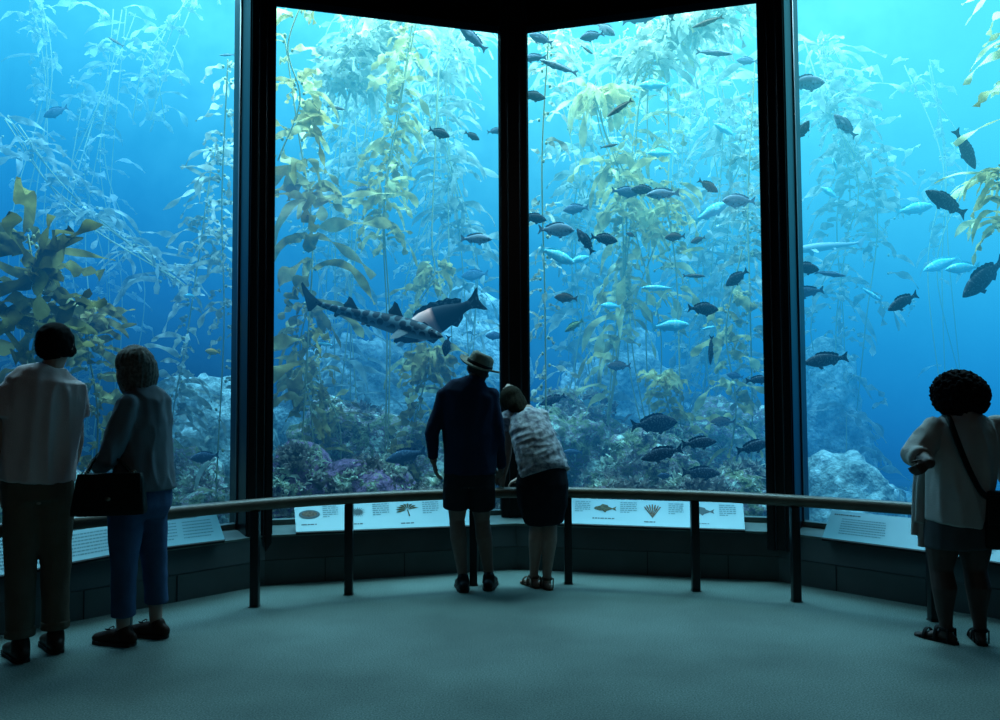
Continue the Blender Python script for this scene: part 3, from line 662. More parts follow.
FISH = [
 # left window
 (56, 112, 24, 9.0, PC, 'blue', 205, 'hazy slate fish alone high ' + LW),
 (116, 42, 16, 9.6, SL, 'brown', 150, 'tiny slim fish near the top ' + LW),
 (227, 55, 15, 8.6, SL, 'grey', 180, 'slim grey fish touching the left hand column near the top'),
 (205, 457, 25, 8.2, PC, 'blue', 188, 'dark blue fish low ' + LW + ' just above the rail'),
 (213, 352, 15, 8.6, PC, 'orange', 172, 'small bright orange fish beside the left hand column'),
 (190, 296, 12, 9.4, RK, 'silver', 175, 'small pale fish above the orange fish'),
 # left centre window
 (473, 39, 32, 8.0, RK, 'blue', 142, 'large dark fish under the header just left of the centre mullion'),
 (336, 108, 18, 8.8, SL, 'brown', -12, 'slim brown fish left of the golden kelp top ' + LC),
 (439, 133, 22, 8.2, PC, 'dark', -25, 'dark fish left of two smaller ones high ' + LC),
 (472, 136, 16, 8.4, PC, 'dark', -30, 'small dark fish, middle of the three in a row high ' + LC),
 (495, 131, 15, 8.4, PC, 'blue', 5, 'small fish just left of the centre mullion, last of three in a row'),
 (476, 239, 30, 8.0, RK, 'grey', -4, 'plump grey fish beside the golden kelp arch above the spotted shark'),
 (363, 189, 14, 9.2, PC, 'blue', 200, 'small blurred fish in the golden kelp ' + LC),
 (475, 275, 26, 10.6, PC, 'blue', 185, 'hazy blue fish below the plump grey one ' + LC),
 (495, 336, 18, 9.2, PC, 'blue', 180, 'hazy blue fish half behind the centre mullion above the straw hat'),
 (323, 344, 18, 8.8, SL, 'silver', -8, 'pale slim fish under the tail of the spotted shark'),
 (447, 346, 20, 8.2, PC, 'dark', -100, 'small dark fish diving just above the straw hat'),
 (406, 456, 40, 8.2, RK, 'blue', 194, 'big blue fish at the elbow of the man in the straw hat'),
 (303, 458, 24, 8.6, PC, 'blue', 185, 'blue fish low beside the left hand column ' + LC),
 # right centre window
 (541, 39, 24, 8.2, PC, 'blue', 160, 'slate fish under the header just right of the centre mullion'),
 (534, 58, 24, 8.1, RK, 'blue', 178, 'dark fish poking out right of the centre mullion, second from the top'),
 (559, 67, 38, 7.9, SL, 'grey', 165, 'long slim grey fish near the centre mullion high ' + RC),
 (533, 96, 24, 8.1, PC, 'dark', -8, 'dark round headed fish emerging from behind the centre mullion'),
 (592, 36, 24, 8.1, PC, 'blue', 195, 'dark oval fish, lower left of the cluster under the header ' + RC),
 (605, 29, 23, 8.3, PC, 'grey', -40, 'grey oval fish crossing another one under the header ' + RC),
 (640, 18, 34, 8.2, RK, 'blue', 6, 'large slate fish touching the header ' + RC),
 (671, 12, 18, 8.2, PC, 'dark', 100, 'dark fish cut off by the header, only its lower half in view'),
 (708, 22, 30, 8.0, SL, 'brown', 197, 'slim brown fish just below the header at the right ' + RC),
 (714, 53, 34, 8.0, SL, 'grey', -8, 'long slim fish second below the header at the right ' + RC),
 (747, 61, 20, 9.0, PC, 'blue', 175, 'hazy blue fish against the right hand column near the top'),
 (587, 50, 15, 8.6, SL, 'brown', -35, 'tiny slim brown fish slanting down below the oval pair'),
 (620, 108, 30, 7.9, SL, 'brown', 215, 'slim brown fish slanting in front of the mop headed kelp'),
 (655, 85, 30, 8.8, RK, 'silver', 180, 'bright cyan fish right of the mop headed kelp'),
 (609, 146, 17, 8.4, SL, 'brown', 8, 'small slim brown fish below the mop headed kelp'),
 (725, 130, 24, 9.0, RK, 'silver', 155, 'bright cyan fish high and right ' + RC),
 (661, 153, 26, 9.2, RK, 'silver', 183, 'bright cyan fish above the row of three dark fish'),
 (644, 190, 24, 8.3, PC, 'dark', 176, 'dark fish, middle of the tight row of three ' + RC),
 (663, 194, 32, 8.0, RK, 'grey', 184, 'grey fish, right of the tight row of three ' + RC),
 (625, 192, 26, 8.4, PC, 'blue', -8, 'slate fish, left of the tight row of three ' + RC),
 (708, 186, 22, 8.1, PC, 'brown', -32, 'brown fish with upturned tail right of the row of three'),
 (739, 201, 32, 8.1, PC, 'grey', 180, 'large grey fish nearest the right hand column, above the middle'),
 (711, 212, 36, 8.4, RK, 'silver', 28, 'bright cyan fish climbing towards the large grey one'),
 (576, 209, 24, 8.8, PC, 'blue', 185, 'hazy blue fish in pale kelp above the grey one with the yellow tail'),
 (534, 218, 24, 8.2, PC, 'dark', -10, 'dark fish emerging right of the centre mullion at mid height'),
 (556, 230, 34, 7.9, PC, 'grey', -4, 'grey fish swimming right near the centre mullion at mid height'),
 (585, 241, 28, 8.0, RK, 'dark', 122, 'dark curved looking fish tilted steeply right of the grey one'),
 (604, 239, 26, 8.0, PC, 'dark', -10, 'dark blue fish right of the steeply tilted one'),
 (557, 256, 36, 8.2, RK, 'silver', -22, 'pale green cyan fish below the grey one near the centre mullion'),
 (578, 260, 22, 8.8, RK, 'silver', 18, 'small cyan fish at the nose of the pale green one'),
 (675, 237, 20, 8.2, PC, 'brown', 186, 'brown fish, left of two small ones at mid height ' + RC),
 (698, 240, 14, 8.4, PC, 'brown', 200, 'tiny brown fish, right of two small ones at mid height ' + RC),
 (631, 235, 10, 8.4, PC, 'brown', 160, 'tiny round fish in the golden kelp ' + RC),
 (737, 278, 26, 8.0, PC, 'dark', 215, 'dark deep bodied fish near the right hand column at mid height'),
 (694, 276, 22, 8.4, SL, 'brown', 0, 'slim brown fish left of the dark deep bodied one'),
 (658, 288, 32, 8.6, SL, 'silver', 180, 'slim bright cyan fish low in the golden kelp'),
 (566, 298, 22, 8.2, PC, 'brown', 176, 'brown fish alone in the lower left of the right centre window'),
 (611, 306, 20, 9.4, RK, 'silver', 178, 'small hazy cyan fish right of the lone brown one'),
 (574, 326, 20, 8.6, RK, 'olive', 212, 'greenish fish tilted below the lone brown one'),
 (703, 309, 30, 7.9, PC, 'dark', -3, 'dark oval fish above the brightest cyan one'),
 (670, 326, 36, 8.3, RK, 'silver', 4, 'brightest cyan fish, long body, low ' + RC),
 (708, 328, 16, 8.8, SL, 'silver', 12, 'small pale sliver of a fish right of the brightest cyan one'),
 (711, 350, 28, 8.1, SL, 'dark', 265, 'slim dark fish hanging head down right of the kelp tuft'),
 (758, 380, 24, 8.0, RK, 'dark', 4, 'dark fish whose tail shows left of the right hand column'),
 (735, 376, 16, 8.8, PC, 'blue', 170, 'small blue fish between kelp blades near the right hand column'),
 (654, 424, 44, 8.2, PC, 'dark', 4, 'bulky dark fish hovering highest above the reef'),
 (662, 454, 40, 7.9, RK, 'dark', 194, 'dark fish with raised tail below the bulky one above the reef'),
 (699, 443, 34, 7.9, RK, 'dark', 4, 'dark fish swimming right beside the bulky one above the reef'),
 (753, 447, 34, 7.8, RK, 'dark', 12, 'dark fish disappearing behind the right hand column above the rail'),
 (701, 473, 36, 8.2, RK, 'dark', -2, 'dim dark fish closest to the reef floor'),
 (665, 476, 14, 8.3, PC, 'blue', 180, 'small blue fish just above the speckled rock'),
 (553, 400, 26, 8.8, RK, 'dark', 200, 'dim fish just right of the leaning woman shoulder'),
 (619, 366, 22, 9.4, PC, 'brown', 180, 'dim brown fish above the reef mound left of the kelp tuft'),
 (573, 452, 18, 9.0, RK, 'blue', 178, 'hazy blue fish by the hip of the leaning woman'),
 (723, 422, 22, 9.0, PC, 'brown', 180, 'dim brown fish over the reef left of the right hand column'),
 # right window
 (806, 83, 38, 7.6, PC, 'grey', 4, 'pale faced grey fish emerging right of the right hand column near the top'),
 (803, 131, 22, 7.6, PC, 'dark', 60, 'dark fish half hidden by the right hand column, below the pale faced one'),
 (845, 126, 30, 7.6, PC, 'grey', 135, 'grey fish with pale tail high ' + RW),
 (965, 149, 42, 7.0, RK, 'dark', -62, 'black fish diving steeply high ' + RW),
 (946, 203, 48, 6.9, RK, 'dark', 155, 'black speckled fish below the steeply diving one'),
 (914, 209, 36, 8.4, RK, 'silver', 10, 'cyan fish left of the black speckled one'),
 (835, 165, 13, 8.4, RK, 'silver', 110, 'tiny pale fish below the grey one with pale tail'),
 (830, 193, 20, 9.2, RK, 'silver', 150, 'small pale fish high above the hazy distant shark'),
 (903, 302, 36, 7.1, RK, 'dark', 207, 'black fish alone in the middle of the right window'),
 (805, 268, 28, 7.6, PC, 'dark', -6, 'dark fish upper of two beside the right hand column'),
 (830, 274, 28, 7.9, SL, 'blue', -10, 'thin slate fish right of the upper dark one by the column'),
 (808, 292, 32, 7.6, RK, 'blue', 188, 'dark blue fish lower of two beside the right hand column'),
 (963, 268, 34, 8.0, RK, 'silver', 186, 'bright pale fish left of the biggest dark fish'),
 (942, 264, 34, 9.0, RK, 'silver', 200, 'hazy cyan fish left of the bright pale one'),
 (984, 278, 60, 6.8, RK, 'dark', 218, 'biggest dark fish at the right edge above the curly hair'),
 (871, 294, 24, 8.8, SL, 'silver', -35, 'slim pale fish slanting above the black fish by the column'),
 (826, 360, 42, 7.4, RK, 'dark', 188, 'black fish just right of the right hand column below mid height'),
]
for f in FISH: fish(*f, yaw=rnd.uniform(-14, 14))

# ---------------------------------------------------------------- leopard sharks
def ramp_mat(name, stops, spots=False, axis='X', lo=-.5, hi=.5):
    m = bpy.data.materials.new(name); m.use_nodes = True; nt = m.node_tree; b = nt.nodes['Principled BSDF']; b.inputs['Roughness'].default_value = .6; b.inputs['Specular IOR Level'].default_value = .06
    tc = nt.nodes.new('ShaderNodeTexCoord'); s = nt.nodes.new('ShaderNodeSeparateXYZ'); nt.links.new(tc.outputs['Object'], s.inputs[0])
    mr = nt.nodes.new('ShaderNodeMapRange'); mr.inputs[1].default_value = lo; mr.inputs[2].default_value = hi; nt.links.new(s.outputs[axis], mr.inputs[0])
    r = nt.nodes.new('ShaderNodeValToRGB'); el = r.color_ramp.elements
    while len(el) < len(stops): el.new(.5)
    for e, (p, c) in zip(el, stops): e.position = p; e.color = (*c, 1)
    nt.links.new(mr.outputs[0], r.inputs['Fac']); out = r.outputs['Color']
    if spots:
        mp = nt.nodes.new('ShaderNodeCombineXYZ'); nt.links.new(s.outputs['X'], mp.inputs[0]); nt.links.new(s.outputs['Z'], mp.inputs[1])
        v = nt.nodes.new('ShaderNodeTexVoronoi'); v.voronoi_dimensions = '2D'; v.inputs['Scale'].default_value = 19; v.inputs['Randomness'].default_value = .75; nt.links.new(mp.outputs[0], v.inputs['Vector'])
        rr = nt.nodes.new('ShaderNodeValToRGB'); rr.color_ramp.elements[0].position = .40; rr.color_ramp.elements[1].position = .48; rr.color_ramp.elements[0].color = (1, 1, 1, 1); rr.color_ramp.elements[1].color = (0, 0, 0, 1); nt.links.new(v.outputs['Distance'], rr.inputs['Fac'])
        z = nt.nodes.new('ShaderNodeMapRange'); z.inputs[1].default_value = -.045; z.inputs[2].default_value = -.02; nt.links.new(s.outputs['Z'], z.inputs[0])
        mu = nt.nodes.new('ShaderNodeMath'); mu.operation = 'MULTIPLY'; nt.links.new(rr.outputs['Color'], mu.inputs[0]); nt.links.new(z.outputs[0], mu.inputs[1])
        m2 = nt.nodes.new('ShaderNodeMix'); m2.data_type = 'RGBA'; nt.links.new(mu.outputs[0], m2.inputs[0]); nt.links.new(out, m2.inputs[6]); m2.inputs[7].default_value = (.012, .016, .02, 1); out = m2.outputs[2]
    nt.links.new(out, b.inputs['Base Color']); return m
M_shark = ramp_mat('leopard_shark_skin', [(0, (.40, .46, .46)), (.3, (.22, .28, .29)), (.5, (.11, .16, .175)), (1, (.07, .11, .125))], True, 'Z', -.07, .05)
M_sharkfin = mat('shark_fin_skin', (.03, .038, .045), .6, .2, color2=(.07, .085, .09), noise_amt=.3, noise_scale=8)
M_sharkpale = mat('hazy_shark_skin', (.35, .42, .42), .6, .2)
def shark(px, py, L, Y, ang, yaw, label, skin=None, bend=.05):
    p = at(px, py, Y); size = L * Y / F
    root = empty('leopard_shark', p, label, 'shark', None)
    root.matrix_basis = Matrix.Translation(p) @ orient(ang, yaw).to_4x4() @ Matrix.Scale(size, 4)
    P = [(0, .006, .008), (.03, .022, .032), (.08, .038, .05), (.15, .052, .06), (.25, .06, .062), (.36, .06, .058), (.48, .05, .048), (.6, .038, .034), (.72, .026, .022), (.82, .018, .014), (.88, .014, .009)]
    cy = lambda s: bend * sin(s * 4.2) ; cz = lambda s: .03 * max(0, s - .8) / .2 - .012 * (1 - s) 
    bm = bmesh.new(); tube(bm, [V((.5 - s, cy(s), cz(s))) for s, h, w in P], [(w, h) for s, h, w in P], lat=(0, 1, 0), n=20)
    bmesh.ops.subdivide_edges(bm, edges=bm.edges, cuts=1, use_grid_fill=True, smooth=.5)
    me = mesh_of(bm, 'body'); link('body', me, skin or M_shark, root)
    fm = M_sharkfin if skin is None else skin
    def F_(name, pts, y=0, rot=None, piv=None):
        bm = fin(pts, y, .004)
        if rot is not None: bmesh.ops.transform(bm, matrix=Matrix.Translation(piv) @ rot @ Matrix.Translation(-V(piv)), verts=bm.verts)
        link(name, mesh_of(bm, name, False), fm, root)
    X = lambda s: .5 - s
    F_('dorsal_fin', [(X(.30), .05), (X(.36), .125), (X(.385), .135), (X(.39), .10), (X(.41), .065), (X(.40), .045)], cy(.36))
    F_('dorsal_fin', [(X(.60), .03), (X(.66), .09), (X(.685), .098), (X(.69), .065), (X(.71), .035), (X(.70), .022)], cy(.66))
    F_('tail_fin', [(X(.84), .016), (X(.93), .06), (X(1.0), .115), (X(1.01), .105), (X(.985), .055), (X(.96), .02), (X(.94), -.015), (X(.915), -.06), (X(.895), -.055), (X(.86), -.005)], cy(.92))
    F_('anal_fin', [(X(.69), -.018), (X(.735), -.055), (X(.75), -.05), (X(.75), -.015)], cy(.72))
    for sg in (1, -1):
        F_('pectoral_fin', [(X(.19), 0), (X(.25), -.12), (X(.285), -.15), (X(.30), -.12), (X(.29), -.05), (X(.27), 0)], cy(.22) + sg * .045, Matrix.Rotation(sg * .9, 4, 'X'), V((X(.22), cy(.22) + sg * .045, -.025)))
        F_('pelvic_fin', [(X(.49), -.03), (X(.53), -.075), (X(.55), -.07), (X(.55), -.03)], cy(.52) + sg * .02, Matrix.Rotation(sg * .7, 4, 'X'), V((X(.5), cy(.5) + sg * .02, -.03)))
        b2 = bmesh.new(); ball(b2, (X(.065), cy(.06) + sg * .038, .012), (.008, .005, .006), 2); link('eye', mesh_of(b2, 'eye'), M_eye, root)
    return root
shark(370, 317, 158, 7.75, -15, -14, 'spotted leopard shark gliding right above the straw hat, tail raised at left')
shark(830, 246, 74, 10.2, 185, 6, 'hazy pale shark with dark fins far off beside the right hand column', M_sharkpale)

# sheephead: black head and tail, rose band, white chin
M_sheep = ramp_mat('sheephead_skin', [(0, (.012, .014, .02)), (.50, (.012, .014, .02)), (.54, (1, .36, .28)), (.72, (1, .5, .42)), (.77, (.02, .02, .025)), (1, (.012, .014, .018))])
FM['sheep'] = M_sheep
sf = fish(438, 320, 92, 8.05, RK, 'sheep', 205, 'black fish with a wide rose band passing behind the spotted shark', yaw=8, cat='fish')
sf.name = 'sheephead_fish'
bm = bmesh.new(); ball(bm, (.445, 0, -.05), (.045, .04, .03), 2)
c = link('chin', mesh_of(bm, 'chin'), mat('white_chin', (.8, .82, .8), .5, .2), sf); c['label'] = 'white chin'
for o in sf.children:
    if o.name.startswith(('tail', 'dorsal', 'anal', 'pectoral', 'pelvic')):
        o.data = o.data.copy(); o.data.materials.clear(); o.data.materials.append(FM['dark'])
# ================================================================ PEOPLE
def skin_mat(name, c): return mat(name, c, .6, .3, color2=tuple(k * .85 for k in c), noise_amt=.5, noise_scale=30)
SK_light = skin_mat('skin_fair', (.30, .19, .15)); SK_tan = skin_mat('skin_tan', (.16, .10, .08)); SK_deep = skin_mat('skin_deep', (.055, .03, .024))
def fabric(name, c, c2=None, sc_=8, bump=.3, rough=.9): return mat(name, c, rough, .08, color2=c2 or tuple(k * .75 for k in c), noise_amt=.5, noise_scale=sc_, bump=bump, bump_scale=180)

class Px:
    """a person's own depth; converts photo pixels (+ metres towards the tank) to points"""
    def __init__(s, Y): s.Y = Y; s.m = Y / F
    def __call__(s, px, py, dy=0.0): return at(px, py, s.Y + dy)

def hand(bm, w, d, nrm, thumb, s=1.0, curl=.35):
    """palm with five bent fingers; w wrist, d pointing direction, nrm back of the hand, thumb = side of the thumb"""
    d = V(d).normalized(); n_ = (V(nrm) - d * d.dot(V(nrm))).normalized(); side = n_.cross(d).normalized()
    if side.dot(V(thumb)) < 0: side = -side
    L = .09 * s
    tube(bm, [w - d * .02, w + d * .015, w + d * L * .55, w + d * L], [(.024 * s, .018 * s), (.028 * s, .017 * s), (.040 * s, .015 * s), (.041 * s, .012 * s)], lat=side, n=12)
    for k, (o, l) in enumerate(((.030, .070), (.010, .079), (-.011, .073), (-.030, .057))):
        p = w + d * (L * .88) + side * o * s; dd = d.copy(); pts = [p]; cu = curl * (1 + .2 * k)
        for f, seg in ((.6, .45), (1.0, .32), (.7, .26)):
            dd = (dd - n_ * cu * f).normalized(); p = p + dd * l * s * seg; pts.append(p)
        tube(bm, [pts[0] - d * .02] + pts, [.009 * s, .009 * s, .0085 * s, .0078 * s, .0068 * s], n=8)
    b = w + d * L * .25 + side * .026 * s; t1 = (d * .6 + side * .75 - n_ * .25).normalized(); t2 = (d * .95 + side * .2 - n_ * .4).normalized()
    tube(bm, [b - side * .015, b + t1 * .028 * s, b + t1 * .03 * s + t2 * .026 * s, b + t1 * .03 * s + t2 * .05 * s], [.013 * s, .0115 * s, .010 * s, .008 * s], n=8)
def head(bm, c, fwd, up_, s=1.0):
    """c = centre of the skull between the ears; 0.225 m high head with brow, nose, lips, chin and ears"""
    u = V(up_).normalized(); f = (V(fwd) - u * u.dot(V(fwd))).normalized(); r = f.cross(u).normalized()
    P = [(-.125, .040, .050, .030, .055), (-.105, .048, .060, .020, .05), (-.075, .058, .075, .010, .05), (-.04, .066, .088, .002, 0), (0, .072, .094, 0, 0), (.04, .074, .097, -.002, 0), (.075, .066, .086, -.004, 0), (.10, .046, .06, -.006, 0), (.113, .022, .03, -.006, 0)]
    tube(bm, [c + u * a * s + f * o * s for a, x, y, o, _ in P], [(x * s, y * s) for a, x, y, o, _ in P], lat=r, n=20)
    q = lambda x, y, z: c + r * x * s + f * y * s + u * z * s
    tube(bm, [q(0, .088, .02), q(0, .100, -.012), q(0, .108, -.034), q(0, .094, -.044)], [.010 * s, .012 * s, .016 * s, .013 * s], n=8)
    for g in (-1, 1):
        ball(bm, q(g * .013, .096, -.036), .010 * s, 2); ball(bm, q(g * .031, .078, .006), .0135 * s, 2)
        tube(bm, [q(g * .012, .092, .026), q(g * .035, .086, .030), q(g * .055, .066, .022)], [.009 * s, .010 * s, .008 * s], n=8)
        ball(bm, q(g * .042, .06, -.03), (.026 * s, .03 * s, .024 * s), 2)
        tube(bm, [q(g * .074, -.004, .022), q(g * .082, -.012, .018), q(g * .082, -.012, -.01), q(g * .073, .0, -.032)], [.010 * s, .012 * s, .011 * s, .008 * s], n=8)
    tube(bm, [q(-.024, .086, -.066), q(0, .096, -.064), q(.024, .086, -.066)], [.006 * s, .009 * s, .006 * s], n=8)
    tube(bm, [q(-.020, .084, -.078), q(0, .093, -.079), q(.020, .084, -.078)], [.006 * s, .009 * s, .006 * s], n=8)
    ball(bm, q(0, .080, -.108), (.022 * s, .018 * s, .016 * s), 2)
def foot(bm, ankle, d, s=1.0, toes=True):
    """bare foot on the ground: heel, arch, ball and five toes"""
    d = V((d[0], d[1], 0)).normalized(); r = V((d.y, -d.x, 0)); g = V((ankle.x, ankle.y, 0))
    tube(bm, [ankle + V((0, 0, .04)), V((ankle.x, ankle.y, .07)), g - d * .012 + V((0, 0, .035))], [.036 * s, .038 * s, .034 * s], n=12)
    tube(bm, [g - d * .05 * s + V((0, 0, .030)), g + V((0, 0, .040)), g + d * .06 * s + V((0, 0, .036)), g + d * .12 * s + V((0, 0, .024)), g + d * .165 * s + V((0, 0, .018))], [(.026 * s, .026 * s), (.033 * s, .036 * s), (.037 * s, .030 * s), (.044 * s, .02 * s), (.042 * s, .015 * s)], lat=r, n=14)
    if toes:
        for k in range(5):
            b = g + d * (.165 - abs(k - .8) * .007) * s + r * (-.032 + .0165 * k) * s + V((0, 0, .013))
            tube(bm, [b, b + d * (.03 - .003 * k) * s, b + d * (.042 - .005 * k) * s], [.010 * s, .0095 * s, .008 * s], n=8)
def limb(bm, pts, rads, lat=None): tube(bm, pts, rads, lat=lat, n=14)
def cloth(bm, pts, rads, lat=None): tube(bm, pts, rads, lat=lat, n=18, flat=True)
def folds(f1=9.0, amp=.007, vert=.25, seed=0, fine=.0025):
    def fn(p):
        a = noise.noise(V((p.x * f1 + seed, p.y * f1, p.z * f1 * vert))); b = noise.noise(V((p.x * 26, p.y * 26 + seed, p.z * 15)))
        return amp * (1 - 2 * abs(a)) + fine * b
    return fn
def piece(name, bm, m, who, voxel=.010, smooth=4, fn=None, label=None):
    b2 = remesh(bm, voxel, smooth, fn); o = obj(name, b2, m, who)
    if label: o['label'] = label
    return o
def person(base, bm, m, label, voxel=.0062):
    b2 = remesh(bm, voxel, 3); o = obj('person', b2, m, None, True, loc=base); tag(o, label, 'person'); return o
def shoe(who, name, ankle, d, m, msole, s=1.0, bow=False, high=.0, lab=None):
    d = V((d[0], d[1], 0)).normalized(); r = V((d.y, -d.x, 0)); g = V((ankle.x, ankle.y, 0)); bm = bmesh.new()
    tube(bm, [g - d * .065 * s + V((0, 0, .040)), g - d * .02 * s + V((0, 0, .052)), g + d * .06 * s + V((0, 0, .048)), g + d * .13 * s + V((0, 0, .038)), g + d * .19 * s + V((0, 0, .032))], [(.034 * s, .04), (.042 * s, .048), (.045 * s, .044), (.050 * s, .034), (.042 * s, .026)], lat=r, n=16)
    limb(bm, [g - d * .012 + V((0, 0, .05)), g - d * .012 + V((0, 0, .082 + high))], [(.046 * s, .052 * s), (.044 * s, .05 * s)], r)
    o = piece(name, bm, m, who, .007, 4, None, lab)
    bm = bmesh.new()
    out = [(-.085, 0), (-.075, .03), (-.02, .044), (.06, .046), (.13, .054), (.185, .046), (.215, .018), (.215, -.018), (.185, -.046), (.13, -.054), (.06, -.046), (-.02, -.044), (-.075, -.03)]
    lo = [bm.verts.new(g + d * x * s + r * y * s + V((0, 0, .001))) for x, y in out]; hi = [bm.verts.new(g + d * x * s + r * y * s + V((0, 0, .020))) for x, y in out]
    bm.faces.new(lo); bm.faces.new(hi)
    for i in range(len(out)): bm.faces.new((lo[i], lo[(i + 1) % len(out)], hi[(i + 1) % len(out)], hi[i]))
    so = obj('sole', bm, msole, o, False)
    if bow:
        bm = bmesh.new(); c = g + d * .10 * s + V((0, 0, .078))
        for sg in (-1, 1):
            pts = [c + (r * sg * .030 * sin(t * pi) + d * .026 * sg * (t - .5) * 1.6 + V((0, 0, .014 * sin(t * pi)))) for t in [k / 8 for k in range(9)]]
            tube(bm, [c] + pts[1:-1] + [c], [.0035] * 9, n=6)
            tube(bm, [c, c + r * sg * .03 + d * .02 + V((0, 0, -.012))], [.003, .003], n=6)
        tube(bm, [c - r * .04 + V((0, 0, -.018)), c, c + r * .04 + V((0, 0, -.018))], [.0035] * 3, n=6)
        obj('lace', bm, msole, o)
    return o
def sandal(who, ankle, d, m, s=1.0):
    d = V((d[0], d[1], 0)).normalized(); r = V((d.y, -d.x, 0)); g = V((ankle.x, ankle.y, 0)); bm = bmesh.new()
    out = [(-.085, 0), (-.07, .032), (0, .04), (.08, .042), (.14, .05), (.20, .042), (.225, .01), (.215, -.025), (.17, -.046), (.10, -.046), (0, -.04), (-.07, -.032)]
    lo = [bm.verts.new(g + d * x * s + r * y * s + V((0, 0, .001))) for x, y in out]; hi = [bm.verts.new(g + d * x * s + r * y * s + V((0, 0, .016))) for x, y in out]
    bm.faces.new(lo); bm.faces.new(hi)
    for i in range(len(out)): bm.faces.new((lo[i], lo[(i + 1) % len(out)], hi[(i + 1) % len(out)], hi[i]))
    o = obj('sandal', bm, m, who, False)
    for xx, hh, ww in ((.13, .048, .052), (.055, .075, .046)):
        bm = bmesh.new()
        pts = [g + d * xx * s + r * ww * s * cos(a) + V((0, 0, .012 + hh * sin(a))) for a in [pi * k / 12 for k in range(13)]]
        tube(bm, pts, [(.012, .004)] * 13, lat=d, n=8); obj('strap', bm, m, o)
    bm = bmesh.new()
    pts = [g - d * .004 + d * .048 * s * cos(a) + r * .043 * s * sin(a) + V((0, 0, .078)) for a in [2 * pi * k / 18 for k in range(19)]]
    tube(bm, pts, [(.010, .004)] * 19, lat=(0, 0, 1), n=8, cap=False); obj('strap', bm, m, o)
    bm = bmesh.new()
    for sg in (-1, 1): tube(bm, [g - d * .03 + r * sg * .036 + V((0, 0, .012)), g - d * .03 + r * sg * .038 + V((0, 0, .08))], [(.009, .004)] * 2, lat=d, n=8)
    obj('strap', bm, m, o)
    return o

# ---------------------------------------------------------------- 1. man in the straw hat (centre)
P = Px(6.11); X1 = V((1, 0, 0))
body = bmesh.new()
hc = P(478.5, 369.5, .04); hup = V((.16, .10, 1)); hf = V((.35, 1, -.25))
head(body, hc, hf, hup, .98)
limb(body, [P(474, 388), P(476, 378, .01), P(478, 372, .02)], [.062, .056, .055])
tors = [P(470, 392), P(469, 410), P(469, 440), P(470, 462), P(469, 478)]
limb(body, tors, [(.13, .085), (.19, .11), (.18, .11), (.17, .11), (.165, .11)], X1)
hipL, hipR = P(459, 480), P(480, 480)
anL, anR = P(463, 574), P(489, 571, .05); anL.z = .085; anR.z = .085
for h, k, a in ((hipL, P(457, 520, .02), anL), (hipR, P(482, 520, .05), anR)):
    calf = k.lerp(a, .30) + V((0, -.02, 0))
    limb(body, [h, h.lerp(k, .5), k, calf, k.lerp(a, .72), a + V((0, 0, .02)), a], [.092, .082, .058, .062, .044, .036, .036])
    foot(body, a, (-.1, 1, 0), 1.0, False)
shL, elL, wrL = P(445, 396), P(431.5, 434, -.02), P(433.5, 461, .03)
limb(body, [shL, shL.lerp(elL, .5), elL, elL.lerp(wrL, .4), wrL], [.058, .048, .042, .040, .027]); hand(body, wrL, P(437, 478, .04) - wrL, V((-1, -.3, 0)), V((.2, 1, 0)), 1.0, .3)
shR, elR, wrR = P(491, 396), P(498, 436, .0), P(501, 470, .20)
limb(body, [shR, shR.lerp(elR, .5), elR, elR.lerp(wrR, .4), wrR], [.058, .048, .042, .040, .027]); hand(body, wrR, P(499, 481, .30) - wrR, V((.3, .2, 1)), V((-1, 0, 0)), 1.0, .45)
man = person(V((hipL.lerp(hipR, .5).x, 6.11, 0)), body, SK_tan, 'man in a navy long sleeved shirt, dark shorts and brimmed hat, leaning towards the glass')
M_navy = fabric('navy_cotton', (.008, .015, .036), (.011, .02, .045), 6)
bm = bmesh.new()
cloth(bm, [P(475, 378, .01), P(474, 382), P(472, 387), P(470, 393), P(469, 405), P(469, 425), P(470, 445), P(470, 462), P(470, 474)], [(.066, .062), (.10, .08), (.165, .10), (.208, .118), (.208, .13), (.200, .14), (.195, .142), (.196, .146), (.194, .146)], X1)
for s_, e_, w_ in ((shL, elL, wrL), (shR, elR, wrR)):
    ball(bm, s_, .066, 2)
    cloth(bm, [s_ + V((0, 0, .01)), s_.lerp(e_, .45), e_, e_.lerp(w_, .5), e_.lerp(w_, .9)], [.060, .056, .049, .043, .037])
shirt = piece('shirt', bm, M_navy, man, .010, 5, folds(8, .008, .5, 1))
bm = bmesh.new(); cloth(bm, [P(475, 384, .01), P(475.5, 377.5, .012)], [(.074, .07), (.068, .064)], X1); 
collar = piece('collar', bm, M_navy, man, .006, 2)
M_shorts = fabric('black_cotton', (.010, .012, .016), (.016, .018, .022))
bm = bmesh.new()
cloth(bm, [P(470, 462), P(469, 474), P(469, 486)], [(.175, .13), (.188, .138), (.19, .14)], X1)
for h, b in ((P(457, 484), P(456, 508, .02)), (P(481, 484), P(482, 508, .04))): cloth(bm, [h, h.lerp(b, .5), b], [(.10, .12), (.098, .115), (.094, .11)], X1)
piece('shorts', bm, M_shorts, man, .010, 4, folds(9, .006, .3, 2))
M_shoe = fabric('black_leather', (.012, .012, .013), None, 20, .1, .5); M_sole = mat('rubber_sole', (.03, .028, .026), .8, .1)
shoe(man, 'shoe', anL, (-.12, 1), M_shoe, M_sole, 1.05, high=.012); shoe(man, 'shoe', anR, (.1, 1), M_shoe, M_sole, 1.05, high=.012)
